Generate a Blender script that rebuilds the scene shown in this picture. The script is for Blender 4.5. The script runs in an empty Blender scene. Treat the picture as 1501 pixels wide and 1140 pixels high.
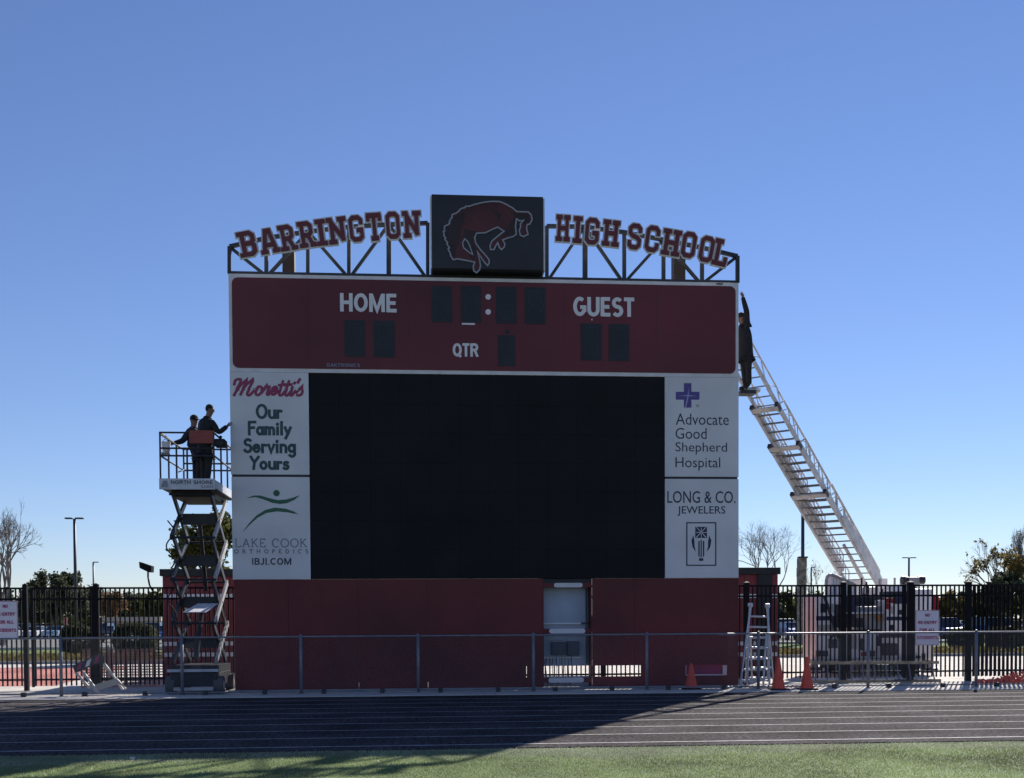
import bpy, math, random
import numpy as np
from mathutils import Vector, Matrix
from mathutils.geometry import tessellate_polygon

R = random.Random(7)
sc = bpy.context.scene
COL = sc.collection

# ------------------------------------------------------------------ camera
F, PIT, YAW, ROL, PPY = 1600.0, -0.02949, 0.07726, -0.00585, 958.08
CAM = Vector((-1.488, -25.832, 1.6))
fwd = Vector((math.sin(YAW)*math.cos(PIT), math.cos(YAW)*math.cos(PIT), math.sin(PIT)))
_r = Vector((math.cos(YAW), -math.sin(YAW), 0)); _u = _r.cross(fwd)
right = _r*math.cos(ROL) + _u*math.sin(ROL)
up = _u*math.cos(ROL) - _r*math.sin(ROL)
cd = bpy.data.cameras.new('camera'); cam = bpy.data.objects.new('camera', cd); COL.objects.link(cam)
cd.sensor_width = 36; cd.sensor_fit = 'HORIZONTAL'; cd.lens = 36*F/1501
cd.shift_y = (PPY-570)/1501; cd.clip_end = 4000; cd.clip_start = .1
m = Matrix.Identity(4)
for i in range(3):
    m[i][0], m[i][1], m[i][2], m[i][3] = right[i], up[i], -fwd[i], CAM[i]
cam.matrix_world = m
sc.camera = cam

# ------------------------------------------------------------------ light
SUN_EL, SUN_AZ = math.radians(33.7), math.radians(27.9)      # azimuth measured from +Y towards +X
w = bpy.data.worlds.new('World'); sc.world = w; w.use_nodes = True
nt = w.node_tree; bg = nt.nodes['Background']
sky = nt.nodes.new('ShaderNodeTexSky'); sky.sky_type = 'NISHITA'; sky.sun_disc = False
sky.sun_elevation = SUN_EL; sky.sun_rotation = SUN_AZ
sky.altitude = 0; sky.air_density = 1.0; sky.dust_density = 0.0; sky.ozone_density = 3.2
tint = nt.nodes.new('ShaderNodeVectorMath'); tint.operation = 'MULTIPLY'; tint.inputs[1].default_value = (.93, .945, 1.17)   # cool white balance
nt.links.new(sky.outputs[0], tint.inputs[0]); nt.links.new(tint.outputs[0], bg.inputs[0]); bg.inputs[1].default_value = 0.067
sd = bpy.data.lights.new('sun', 'SUN'); sd.energy = 5.0; sd.angle = math.radians(.5); sd.color = (1, .94, .86)
sun = bpy.data.objects.new('sun', sd); COL.objects.link(sun)
SD = Vector((math.sin(SUN_AZ)*math.cos(SUN_EL), math.cos(SUN_AZ)*math.cos(SUN_EL), math.sin(SUN_EL)))
sun.rotation_euler = SD.to_track_quat('Z', 'Y').to_euler()
sc.view_settings.view_transform = 'Standard'; sc.view_settings.look = 'None'
sc.view_settings.gamma = 1; sc.view_settings.use_curve_mapping = False; sc.view_settings.exposure = 0.5

# ------------------------------------------------------------------ helpers
def at(px, py, Y):
    """world point on the plane y = Y seen at the photo position (px, py)"""
    d = fwd + right*((px-750.5)/F) - up*((py-PPY)/F)
    return CAM + d*((Y-CAM.y)/d.y)
def gd(px, py, z=0.0):
    d = fwd + right*((px-750.5)/F) - up*((py-PPY)/F)
    return CAM + d*((z-CAM.z)/d.z)

def mat(name, col, rough=.6, metal=0., var=.12, scale=2.5, bump=0., bscale=60., fine=0., fscale=180., spec=.5, col2=None, dirt=None):
    m = bpy.data.materials.new(name); m.use_nodes = True; t = m.node_tree; b = t.nodes['Principled BSDF']
    b.inputs['Roughness'].default_value = rough; b.inputs['Metallic'].default_value = metal
    b.inputs['Specular IOR Level'].default_value = spec
    tc = t.nodes.new('ShaderNodeTexCoord')
    n = t.nodes.new('ShaderNodeTexNoise'); n.inputs['Scale'].default_value = scale; n.inputs['Detail'].default_value = 6
    t.links.new(tc.outputs['Object'], n.inputs['Vector'])
    r = t.nodes.new('ShaderNodeValToRGB'); t.links.new(n.outputs['Fac'], r.inputs[0])
    c = Vector(col); a = c*(1-var*1.3); e = Vector(col2) if col2 else c*(1+var*1.3)
    r.color_ramp.elements[0].color = (*a, 1); r.color_ramp.elements[0].position = .3
    r.color_ramp.elements[1].color = (*e, 1); r.color_ramp.elements[1].position = .7
    out = r.outputs[0]
    if fine:
        n2 = t.nodes.new('ShaderNodeTexNoise'); n2.inputs['Scale'].default_value = fscale; n2.inputs['Detail'].default_value = 2
        t.links.new(tc.outputs['Object'], n2.inputs['Vector'])
        mr = t.nodes.new('ShaderNodeMapRange'); mr.inputs[1].default_value = .3; mr.inputs[2].default_value = .7
        mr.inputs[3].default_value = 1-fine; mr.inputs[4].default_value = 1+fine
        t.links.new(n2.outputs['Fac'], mr.inputs[0])
        mx = t.nodes.new('ShaderNodeVectorMath'); mx.operation = 'SCALE'
        t.links.new(out, mx.inputs[0]); t.links.new(mr.outputs[0], mx.inputs['Scale']); out = mx.outputs[0]
    t.links.new(out, b.inputs['Base Color'])
    if bump:
        n3 = t.nodes.new('ShaderNodeTexNoise'); n3.inputs['Scale'].default_value = bscale; n3.inputs['Detail'].default_value = 4
        t.links.new(tc.outputs['Object'], n3.inputs['Vector'])
        bp = t.nodes.new('ShaderNodeBump'); bp.inputs['Strength'].default_value = bump; bp.inputs['Distance'].default_value = .02
        t.links.new(n3.outputs['Fac'], bp.inputs['Height']); t.links.new(bp.outputs[0], b.inputs['Normal'])
    return m

MT = dict(
    track=mat('track_asphalt', (.066, .059, .062), .93, var=.32, scale=.9, fine=.8, fscale=17, bump=.7, bscale=70, spec=.04),
    line=mat('track_paint', (.40, .39, .40), .8, var=.3, scale=9, fine=.3, fscale=60),
    concrete=mat('concrete', (.62, .57, .51), .9, var=.12, scale=1.2, fine=.12, fscale=60, bump=.2, bscale=40),
    concrete_d=mat('concrete_dark', (.33, .32, .31), .9, var=.15, scale=1.0, fine=.12, fscale=60),
    turf_base=mat('turf_base', (.12, .17, .07), .9, var=.35, scale=.7, fine=.5, fscale=40, spec=.15),
    road=mat('road', (.16, .155, .15), .9, var=.2, scale=.4, fine=.2, fscale=20),
    lawn=mat('lawn', (.14, .18, .06), .95, var=.35, scale=.6, fine=.4, fscale=8, spec=.1),
    redpave=mat('red_pavement', (.55, .13, .10), .85, var=.3, scale=.8, col2=(.62, .24, .18)),
    maroon=mat('maroon_sheet', (.125, .012, .014), .6, var=.30, scale=.45, bump=.22, bscale=1.6, fine=.06, fscale=9),
    maroon_up=mat('maroon_panel', (.118, .015, .025), .6, var=.22, scale=.30, bump=.02, bscale=2),
    white=mat('white_frame', (.66, .64, .66), .5, var=.08, scale=3),
    adwhite=mat('ad_panel_white', (.66, .66, .68), .5, var=.07, scale=.9, bump=.08, bscale=1.5),
    black=mat('black_steel', (.014, .018, .026), .5, var=.3, scale=6),
    blackbox=mat('black_box', (.018, .018, .023), .55, var=.25, scale=1.2),
    screen=mat('led_screen', (.010, .010, .012), .75, var=.25, scale=.7, fine=.3, fscale=120, spec=.25),
    digit=mat('digit_mask', (.014, .018, .026), .6, var=.2, scale=2),
    digit_seg=mat('digit_segment', (.019, .023, .031), .6, var=.2, scale=2),
    brown=mat('brown_column', (.045, .028, .022), .6, var=.25, scale=2),
    lettermaroon=mat('letter_maroon', (.14, .018, .026), .5, var=.1, scale=3),
    lettergrey=mat('letter_edge', (.72, .70, .72), .5, var=.05, scale=3),
    printwhite=mat('print_white', (.74, .72, .74), .6, var=.04, scale=3),
    printred=mat('print_red', (.28, .035, .10), .6, var=.1),
    printgreen=mat('print_green', (.022, .075, .08), .6, var=.1),
    printgreen2=mat('print_leaf', (.03, .12, .07), .6, var=.1),
    printgrey=mat('print_grey', (.22, .24, .30), .6, var=.1),
    printnavy=mat('print_navy', (.02, .03, .07), .6, var=.1),
    printpurple=mat('print_purple', (.09, .07, .26), .6, var=.1),
    printpale=mat('print_pale', (.40, .36, .60), .6, var=.05),
    horse=mat('horse_red', (.075, .015, .018), .6, var=.35, scale=1.5),
    horsedark=mat('horse_shadow', (.03, .014, .016), .6, var=.3, scale=2),
    horseline=mat('horse_line', (.30, .31, .36), .6, var=.1),
    pickblack=mat('picket_black', (.006, .006, .008), .6, var=.3, scale=8, spec=.15),
    galv=mat('galvanised', (.20, .21, .24), .5, .35, var=.15, scale=6),
    wire=mat('wire', (.22, .23, .25), .55, .3, var=.1),
    alu=mat('aluminium', (.62, .62, .64), .38, .55, var=.12, scale=6),
    alu2=mat('ladder_truss', (.60, .58, .58), .5, .15, var=.15, scale=4),
    rung=mat('rung', (.20, .20, .21), .6, .2, var=.3, scale=6),
    cone=mat('cone_orange', (.72, .09, .05), .55, var=.12, scale=5),
    rubber=mat('rubber', (.02, .02, .022), .85, var=.3, scale=5),
    signwhite=mat('sign_white', (.62, .60, .68), .5, var=.04),
    signtext=mat('sign_text', (.30, .02, .10), .6),
    bldred=mat('kiosk_red', (.20, .035, .045), .75, var=.15, scale=1.5, bump=.1, bscale=15),
    bldblack=mat('kiosk_roof', (.02, .02, .024), .7, var=.2),
    bldwhite=mat('kiosk_white', (.75, .72, .76), .7, var=.08, scale=4),
    truckwhite=mat('truck_white', (.84, .79, .80), .4, var=.1, scale=1.5),
    trucktan=mat('truck_bare', (.40, .37, .36), .5, var=.2, scale=2),
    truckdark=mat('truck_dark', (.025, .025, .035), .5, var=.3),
    navy=mat('navy_stripe', (.02, .022, .075), .5, var=.1),
    lensred=mat('lens_red', (.28, .01, .02), .3, var=.1),
    lensamber=mat('lens_amber', (.6, .22, .04), .3, var=.1),
    wood=mat('weathered_wood', (.30, .24, .16), .8, var=.3, scale=6, bump=.2, bscale=30),
    bay=mat('bay_panel', (.36, .42, .52), .55, .1, var=.15, scale=1.2),
    baydark=mat('bay_box', (.055, .065, .085), .6, var=.15, scale=2),
    bark=mat('bark', (.09, .07, .055), .9, var=.3, scale=5, bump=.4, bscale=20),
    barkpale=mat('bark_pale', (.20, .175, .16), .9, var=.45, scale=4),
    leaf=mat('leaf_green', (.11, .13, .05), .8, var=.45, scale=.9, col2=(.11, .12, .035), spec=.2),
    leafdark=mat('leaf_dark', (.085, .095, .055), .8, var=.4, scale=.9, spec=.2),
    leafyel=mat('leaf_autumn', (.20, .165, .06), .8, var=.45, scale=.7, col2=(.24, .18, .05), spec=.2),
    leafbrown=mat('leaf_brown', (.20, .12, .07), .8, var=.4, scale=.7, col2=(.34, .22, .12), spec=.2),
    pole=mat('pole_bronze', (.035, .035, .045), .5, var=.2),
    polegrey=mat('pole_grey', (.25, .27, .31), .5, var=.1),
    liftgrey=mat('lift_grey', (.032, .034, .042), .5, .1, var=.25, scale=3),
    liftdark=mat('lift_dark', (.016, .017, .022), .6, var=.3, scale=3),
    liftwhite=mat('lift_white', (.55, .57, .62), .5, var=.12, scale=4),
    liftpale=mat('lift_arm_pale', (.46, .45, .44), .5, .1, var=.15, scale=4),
    orange=mat('orange_box', (.26, .05, .035), .6, var=.12),
    skin=mat('skin', (.20, .11, .08), .6, var=.1),
    cloth_black=mat('cloth_black', (.014, .015, .019), .9, var=.3, scale=6, bump=.3, bscale=20),
    cloth_navy=mat('cloth_navy', (.022, .026, .045), .9, var=.3, scale=6, bump=.3, bscale=20),
    cloth_grey=mat('cloth_dark_grey', (.022, .022, .026), .9, var=.3, scale=6, bump=.3, bscale=20),
    netting=mat('orange_netting', (.68, .14, .10), .7, var=.25, scale=2),
    netpink=mat('faded_netting', (.60, .26, .22), .8, var=.3, scale=2),
    glass=mat('car_glass', (.02, .025, .03), .12, var=.1, spec=.8),
    tyre=mat('tyre', (.02, .02, .02), .85, var=.2),
    rim=mat('wheel_rim', (.4, .4, .42), .35, .6, var=.1),
    lamp=mat('headlamp', (.7, .7, .7), .2, var=.05),
    wrap=mat('mottled_wrap', (.22, .16, .14), .85, var=.45, scale=3, col2=(.46, .36, .33)),
    liftwheel=mat('lift_wheel', (.10, .10, .105), .8, var=.2),
    tan=mat('tan_wall', (.42, .32, .24), .8, var=.12, scale=.5),
    tanroof=mat('pale_roof', (.62, .52, .42), .8, var=.1, scale=.5),
)
def leaf_translucent(m):
    t = m.node_tree; b = t.nodes['Principled BSDF']; o = t.nodes['Material Output']
    tr = t.nodes.new('ShaderNodeBsdfTranslucent'); mx = t.nodes.new('ShaderNodeMixShader'); mx.inputs[0].default_value = .4
    src = b.inputs['Base Color'].links[0].from_socket
    t.links.new(src, tr.inputs[0]); t.links.new(b.outputs[0], mx.inputs[1]); t.links.new(tr.outputs[0], mx.inputs[2])
    t.links.new(mx.outputs[0], o.inputs[0])
for k in ('leaf', 'leafdark', 'leafyel', 'leafbrown'): leaf_translucent(MT[k])

def origin(p):
    v = Vector((0, 0, 0))
    while p is not None: v = v + p.location; p = p.parent
    return v

class MB:
    """collects shapes in world coordinates; build() links them as ONE mesh object"""
    def __init__(s): s.v = []; s.f = []
    def add(s, vs, fs):
        n = len(s.v); s.v += [tuple(q) for q in vs]; s.f += [tuple(i+n for i in f) for f in fs]; return s
    def box(s, x0, x1, y0, y1, z0, z1):
        v = [(x, y, z) for x in (x0, x1) for y in (y0, y1) for z in (z0, z1)]
        return s.add(v, [(0, 1, 3, 2), (4, 6, 7, 5), (0, 4, 5, 1), (2, 3, 7, 6), (0, 2, 6, 4), (1, 5, 7, 3)])
    def bbox(s, x0, x1, y0, y1, z0, z1, b):
        """box with chamfered vertical (Y-running) edges"""
        p = [(x0+b, z0), (x1-b, z0), (x1, z0+b), (x1, z1-b), (x1-b, z1), (x0+b, z1), (x0, z1-b), (x0, z0+b)]
        return s.prism(p, y0, y1)
    def prism(s, poly, y0, y1):
        """polygon in XZ given counter-clockwise as seen from -Y, extruded from y0 (front) to y1"""
        n = len(poly); tri = tessellate_polygon([[Vector((a, b, 0)) for a, b in poly]])
        v = [(a, y0, b) for a, b in poly] + [(a, y1, b) for a, b in poly]
        f = [tuple(t) for t in tri] + [tuple(i+n for i in reversed(t)) for t in tri]
        f += [(i, i+n, (i+1) % n+n, (i+1) % n) for i in range(n)]
        return s.add(v, f)
    def bar(s, p, q, w, h, upv=(0, 0, 1)):
        p, q = Vector(p), Vector(q); d = (q-p).normalized(); u = Vector(upv)
        if abs(d.dot(u)) > .95: u = Vector((0, 1, 0))
        a = d.cross(u).normalized(); b = a.cross(d)
        v = [e+a*(w/2*i)+b*(h/2*j) for e in (p, q) for i, j in ((-1, -1), (1, -1), (1, 1), (-1, 1))]
        return s.add(v, [(0, 1, 2, 3), (7, 6, 5, 4), (0, 4, 5, 1), (1, 5, 6, 2), (2, 6, 7, 3), (3, 7, 4, 0)])
    def tube(s, p, q, r0, r1=None, n=8, cap=True):
        r1 = r0 if r1 is None else r1
        p, q = Vector(p), Vector(q); d = (q-p)
        if d.length < 1e-6: return s
        d.normalize(); u = Vector((0, 0, 1)) if abs(d.z) < .9 else Vector((1, 0, 0))
        a = d.cross(u).normalized(); b = d.cross(a)
        v = [e+(a*math.cos(t)+b*math.sin(t))*r for e, r in ((p, r0), (q, r1)) for t in [2*math.pi*k/n for k in range(n)]]
        f = [(k, (k+1) % n, (k+1) % n+n, k+n) for k in range(n)]
        if cap: f += [tuple(range(n-1, -1, -1)), tuple(range(n, 2*n))]
        return s.add(v, f)
    def path(s, pts, r, n=6):
        for a, b in zip(pts, pts[1:]): s.tube(a, b, r, r, n)
        return s
    def ball(s, c, rx, ry=None, rz=None, n=10, k=6):
        ry = rx if ry is None else ry; rz = rx if rz is None else rz; c = Vector(c)
        v = [c+Vector((0, 0, -rz))]
        for j in range(1, k):
            t = -math.pi/2+math.pi*j/k
            v += [c+Vector((rx*math.cos(t)*math.cos(a), ry*math.cos(t)*math.sin(a), rz*math.sin(t))) for a in [2*math.pi*i/n for i in range(n)]]
        v.append(c+Vector((0, 0, rz))); f = []
        for i in range(n):
            f.append((0, 1+(i+1) % n, 1+i)); f.append((len(v)-1, 1+(k-2)*n+i, 1+(k-2)*n+(i+1) % n))
            for j in range(k-2):
                a = 1+j*n+i; b = 1+j*n+(i+1) % n; f.append((a, b, b+n, a+n))
        return s.add(v, f)
    def sheet(s, pts): return s.add(pts, [tuple(range(len(pts)))])
    def build(s, name, m, parent=None, smooth=False, bev=0., loc=None, sharp=False):
        o0 = origin(parent) + (Vector(loc) if loc is not None else Vector((0, 0, 0)))
        me = bpy.data.meshes.new(name)
        me.from_pydata([(a-o0.x, b-o0.y, c-o0.z) for a, b, c in s.v], [], s.f); me.validate()
        me.materials.append(MT[m] if isinstance(m, str) else m)
        if smooth: me.polygons.foreach_set('use_smooth', [True]*len(me.polygons))
        o = bpy.data.objects.new(name, me); COL.objects.link(o); o.parent = parent
        if loc is not None: o.location = loc
        if bev:
            b = o.modifiers.new('bevel', 'BEVEL'); b.width = bev; b.segments = 2; b.limit_method = 'ANGLE'
        return o

def tag(o, label=None, cat=None, group=None, kind=None):
    if label: o['label'] = label
    if cat: o['category'] = cat
    if group: o['group'] = group
    if kind: o['kind'] = kind
    return o
def thing(name, label, cat, loc, group=None):
    o = bpy.data.objects.new(name, None); COL.objects.link(o); o.location = loc; o.empty_display_size = .2
    return tag(o, label, cat, group)
def structure(mb, name, m): return tag(mb.build(name, m), kind='structure')
def copy_tree(o, parent=None):
    c = o.copy(); COL.objects.link(c); c.parent = parent
    for ch in list(o.children): copy_tree(ch, c)
    return c

def text(s, x0, x1, z0, z1, Y, m, parent, name='lettering', bold=0., ext=.004, shear=0.):
    c = bpy.data.curves.new('t', 'FONT'); c.body = s; c.offset = bold; c.shear = shear; c.extrude = .5; c.resolution_u = 3
    c.space_character = 1.0+bold*1.5
    o = bpy.data.objects.new('t', c); me = bpy.data.meshes.new_from_object(o); bpy.data.objects.remove(o)
    n = len(me.vertices); a = np.empty(n*3); me.vertices.foreach_get('co', a); a = a.reshape(-1, 3)
    lo, hi = a.min(0), a.max(0); o0 = origin(parent)
    X = x0+(a[:, 0]-lo[0])/(hi[0]-lo[0])*(x1-x0)-o0.x
    Z = z0+(a[:, 1]-lo[1])/(hi[1]-lo[1])*(z1-z0)-o0.z
    Yv = Y-(a[:, 2]-lo[2])/(hi[2]-lo[2])*ext-o0.y
    me.vertices.foreach_set('co', np.stack([X, Yv, Z], 1).ravel()); me.materials.clear(); me.materials.append(MT[m])
    me.name = name; ob = bpy.data.objects.new(name, me); COL.objects.link(ob); ob.parent = parent
    return ob

# ---- stroke lettering -------------------------------------------------------
def arc(cx, cy, rx, ry, a0, a1, n=10):
    return [(cx+rx*math.cos(math.radians(a0+(a1-a0)*i/n)), cy+ry*math.sin(math.radians(a0+(a1-a0)*i/n))) for i in range(n+1)]
def strip(mb, pts, hw, y0, y1, closed=False, xf=lambda p: p, cap=False):
    P = [Vector(p) for p in pts]
    P = [p for i, p in enumerate(P) if i == 0 or (p-P[i-1]).length > 1e-6]
    if closed and (P[0]-P[-1]).length < 1e-6: P.pop()
    n = len(P)
    if cap and not closed:
        P[0] = P[0]-(P[1]-P[0]).normalized()*hw*.8; P[-1] = P[-1]+(P[-1]-P[-2]).normalized()*hw*.8
    L, Q = [], []
    for i, p in enumerate(P):
        a = P[(i-1) % n] if (closed or i > 0) else None; b = P[(i+1) % n] if (closed or i < n-1) else None
        d1 = (p-a).normalized() if a is not None else (b-p).normalized()
        d2 = (b-p).normalized() if b is not None else d1
        n1 = Vector((-d1.y, d1.x)); n2 = Vector((-d2.y, d2.x)); mm = n1+n2
        mm = n1 if mm.length < 1e-4 else mm.normalized(); k = hw/max(.45, mm.dot(n1))
        L.append(xf(tuple(p+mm*k))); Q.append(xf(tuple(p-mm*k)))
    yy = [y0-i*.00025 for i in range(n)]
    v = [(a, y_, b) for (a, b), y_ in zip(L, yy)]+[(a, y_, b) for (a, b), y_ in zip(Q, yy)]+[(a, y1, b) for a, b in L]+[(a, y1, b) for a, b in Q]
    f = []
    for i in range(n if closed else n-1):
        j = (i+1) % n
        f += [(i, j, n+j, n+i), (2*n+i, 3*n+i, 3*n+j, 2*n+j), (i, 2*n+i, 2*n+j, j), (n+i, n+j, 3*n+j, 3*n+i)]
    if not closed: f += [(0, n, 3*n, 2*n), (n-1, 3*n-1, 4*n-1, 2*n-1)]
    mb.add(v, f)

VARSITY = {
 'B': (.66, [[(.02,.9),(.46,.9),(.56,.8),(.56,.6),(.47,.51),(.18,.51)], [(.18,.51),(.47,.51),(.56,.42),(.56,.2),(.46,.1),(.02,.1)], [(.2,.12),(.2,.88)]]),
 'A': (.74, [[(.14,.1),(.30,.9)], [(.60,.1),(.44,.9)], [(.22,.9),(.52,.9)], [(.2,.34),(.54,.34)], [(0,.09),(.29,.09)], [(.45,.09),(.74,.09)]]),
 'R': (.74, [[(.02,.9),(.46,.9),(.57,.8),(.57,.57),(.47,.47),(.2,.47)], [(.2,.12),(.2,.88)], [(.02,.1),(.37,.1)], [(.42,.45),(.57,.12)], [(.47,.1),(.74,.1)]]),
 'I': (.40, [[(.2,.12),(.2,.88)], [(.02,.1),(.38,.1)], [(.02,.9),(.38,.9)]]),
 'N': (.76, [[(.18,.12),(.18,.88)], [(.58,.12),(.58,.88)], [(.16,.86),(.60,.14)], [(0,.9),(.24,.9)], [(.02,.1),(.34,.1)], [(.42,.9),(.76,.9)]]),
 'G': (.66, [[(.56,.64),(.56,.8),(.45,.9),(.21,.9),(.1,.8),(.1,.2),(.21,.1),(.45,.1),(.56,.2),(.56,.44),(.34,.44)]]),
 'T': (.66, [[(.0,.9),(.66,.9)], [(.33,.12),(.33,.88)], [(.07,.88),(.07,.7)], [(.59,.88),(.59,.7)], [(.16,.1),(.5,.1)]]),
 'O': (.66, [[(.56,.2),(.56,.8),(.45,.9),(.21,.9),(.1,.8),(.1,.2),(.21,.1),(.45,.1),(.56,.2)]]),
 'H': (.76, [[(.18,.12),(.18,.88)], [(.58,.12),(.58,.88)], [(.2,.5),(.56,.5)], [(.02,.1),(.34,.1)], [(.42,.1),(.74,.1)], [(.02,.9),(.34,.9)], [(.42,.9),(.74,.9)]]),
 'S': (.66, [[(.56,.66),(.56,.8),(.45,.9),(.21,.9),(.1,.8),(.1,.62),(.21,.53),(.45,.47),(.56,.38),(.56,.2),(.45,.1),(.21,.1),(.1,.2),(.1,.34)]]),
 'C': (.66, [[(.56,.64),(.56,.8),(.45,.9),(.21,.9),(.1,.8),(.1,.2),(.21,.1),(.45,.1),(.56,.2),(.56,.36)]]),
 'L': (.66, [[(.2,.12),(.2,.88)], [(.02,.9),(.38,.9)], [(.02,.1),(.64,.1)], [(.58,.12),(.58,.36)]]),
}
def varsity_letter(ch, cx, cz, ang, h, wpx, parent):
    W, st = VARSITY[ch]; ca, sa = math.cos(ang), math.sin(ang); sx = wpx/W
    def xf(p):
        x, z = (p[0]-W/2)*sx, (p[1]-.5)*h
        return (cx+x*ca-z*sa, cz+x*sa+z*ca)
    f = MB(); b = MB()
    for i, s_ in enumerate(st):
        cl = s_[0] == s_[-1]; y = i*.0015
        strip(f, s_, .076, -.30-y, -.27+y*.1, cl, xf)
        sb = s_ if cl else [tuple(Vector(s_[0])-(Vector(s_[1])-Vector(s_[0])).normalized()*.05)]+s_[1:-1]+[tuple(Vector(s_[-1])+(Vector(s_[-1])-Vector(s_[-2])).normalized()*.05)]
        strip(b, sb, .076+.062, -.262-y*.5, -.245+y*.1, cl, xf)
    o = f.build('letter', 'lettermaroon', parent)
    b.build('letter_backing', 'lettergrey', o)

_o = lambda cx, cy, rx, ry: arc(cx, cy, rx, ry, 90, 450, 16)
COMIC = {
 'O': (.8, [_o(.38,.48,.33,.46)]), 'u': (.55, [[(.08,.55)]+arc(.27,.2,.19,.18,180,360)+[(.46,.55)], [(.46,.55),(.47,.02)]]),
 'r': (.42, [[(.08,.55),(.08,.02)], [(.08,.3)]+arc(.25,.36,.17,.17,160,60)]), 'F': (.6, [[(.1,.95),(.1,.0)], [(.1,.93),(.55,.95)], [(.1,.5),(.45,.52)]]),
 'a': (.55, [_o(.24,.28,.19,.26), [(.44,.55),(.46,.02)]]), 'm': (.8, [[(.07,.56),(.07,.02)], [(.07,.36)]+arc(.21,.36,.14,.18,180,0)+[(.35,.02)], [(.35,.36)]+arc(.51,.36,.16,.18,180,0)+[(.67,.02)]]),
 'i': (.25, [[(.1,.54),(.1,.02)], [(.09,.76),(.11,.82)]]), 'l': (.25, [[(.1,.96),(.1,.02)]]), 'y': (.52, [[(.06,.55),(.26,.06)], [(.47,.55),(.26,.06),(.1,-.28)]]),
 'S': (.62, [arc(.33,.72,.22,.2,40,270)+arc(.3,.28,.24,.25,90,-150)]), 'e': (.55, [[(.08,.3),(.45,.34)]+arc(.26,.29,.2,.25,10,320)]),
 'v': (.5, [[(.05,.55),(.22,.03),(.43,.56)]]), 'n': (.55, [[(.07,.56),(.07,.02)], [(.07,.36)]+arc(.25,.36,.18,.18,180,0)+[(.43,.02)]]),
 'g': (.55, [_o(.24,.3,.19,.24), [(.44,.55),(.45,-.1)]+arc(.26,-.1,.19,.18,0,-150)]), 'Y': (.66, [[(.04,.95),(.3,.5)], [(.6,.95),(.3,.5),(.24,.0)]]),
 'o': (.55, [_o(.25,.28,.2,.26)]), 's': (.45, [arc(.24,.42,.15,.12,40,270,8)+arc(.2,.15,.17,.14,90,-150,8)]),
 'M': (1.25, [[(-.16,.62)]+arc(.02,.8,.2,.16,200,60,8)+[(.16,.75),(.0,.0)], [(.08,.28),(.26,.66),(.46,.95),(.48,.8),(.36,.04)], [(.38,.24),(.56,.66),(.80,.95),(.84,.84),(.72,.2)]+arc(.83,.14,.11,.14,180,330,6)+[(1.06,.3)]]),
 't': (.34, [[(.12,.86),(.10,.2)]+arc(.21,.16,.11,.15,180,330,6)+[(.40,.3)], [(-.04,.6),(.32,.66)]]), "'": (.16, [[(.10,1.0),(.05,.78)]]),
 'k': (.42, [[(.0,.2),(.16,.5),(.12,.3)]+arc(.22,.12,.1,.12,180,330,6)+[(.42,.3)]]),
}
SANS = {
 'H': (.74, [[(.12,0),(.12,1)], [(.62,0),(.62,1)], [(.12,.5),(.62,.5)]]), 'O': (.80, [_o(.40,.5,.29,.41)]), 'M': (.92, [[(.12,0),(.12,1)], [(.80,0),(.80,1)], [(.14,.95),(.46,.1),(.78,.95)]]),
 'E': (.64, [[(.12,0),(.12,1)], [(.12,.91),(.58,.91)], [(.12,.5),(.54,.5)], [(.12,.09),(.60,.09)]]), 'G': (.80, [arc(.40,.5,.29,.41,50,330,14)+[(.68,.3),(.68,.46),(.42,.46)]]),
 'U': (.76, [[(.12,1)]+[(.12,.35)]+arc(.38,.35,.26,.27,180,360,10)+[(.64,1)]]), 'S': (.68, [arc(.34,.71,.22,.20,30,270,10)+arc(.34,.29,.24,.22,90,-150,10)]), 'T': (.66, [[(.33,0),(.33,1)], [(.02,.91),(.64,.91)]]),
 'Q': (.80, [_o(.40,.5,.29,.41), [(.46,.25),(.72,-.04)]]), 'R': (.74, [[(.12,0),(.12,1)], [(.12,.91),(.40,.91)]+arc(.42,.71,.18,.2,90,-90,8)+[(.12,.51)], [(.40,.5),(.64,0)]]),
 'I': (.26, [[(.13,0),(.13,1)]]), 'B': (.70, [[(.12,0),(.12,1)], [(.12,.91),(.36,.91)]+arc(.38,.72,.17,.19,90,-90,8)+[(.12,.53)], [(.36,.52)]+arc(.40,.29,.19,.2,90,-90,8)+[(.12,.09)]]),
 'J': (.50, [[(.36,1),(.36,.28)]+arc(.18,.28,.18,.2,0,-150,8)]), '.': (.26, [[(.06,.08),(.2,.08)]]), 'C': (.76, [arc(.42,.5,.31,.41,48,312,14)]), 'N': (.78, [[(.12,0),(.12,1)], [(.66,0),(.66,1)], [(.12,.97),(.66,.03)]]),
 'Y': (.70, [[(.02,1),(.35,.45),(.68,1)], [(.35,.47),(.35,0)]]), 'F': (.62, [[(.12,0),(.12,1)], [(.12,.91),(.58,.91)], [(.12,.5),(.5,.5)]]), 'A': (.74, [[(.03,0),(.37,.98)], [(.71,0),(.37,.98)], [(.16,.27),(.58,.27)]]),
 'L': (.60, [[(.12,0),(.12,1)], [(.12,.09),(.58,.09)]]), '-': (.40, [[(.04,.45),(.36,.45)]]), 'D': (.76, [[(.12,0),(.12,1)], [(.12,.91),(.34,.91)]+arc(.34,.5,.29,.41,90,-90,12)+[(.12,.09)]]),
 'K': (.72, [[(.12,0),(.12,1)], [(.12,.4),(.62,1)], [(.3,.58),(.66,0)]]), ' ': (.36, []), 'P': (.68, [[(.12,0),(.12,1)], [(.12,.91),(.38,.91)]+arc(.40,.69,.18,.22,90,-90,8)+[(.12,.47)]]),
}
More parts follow.
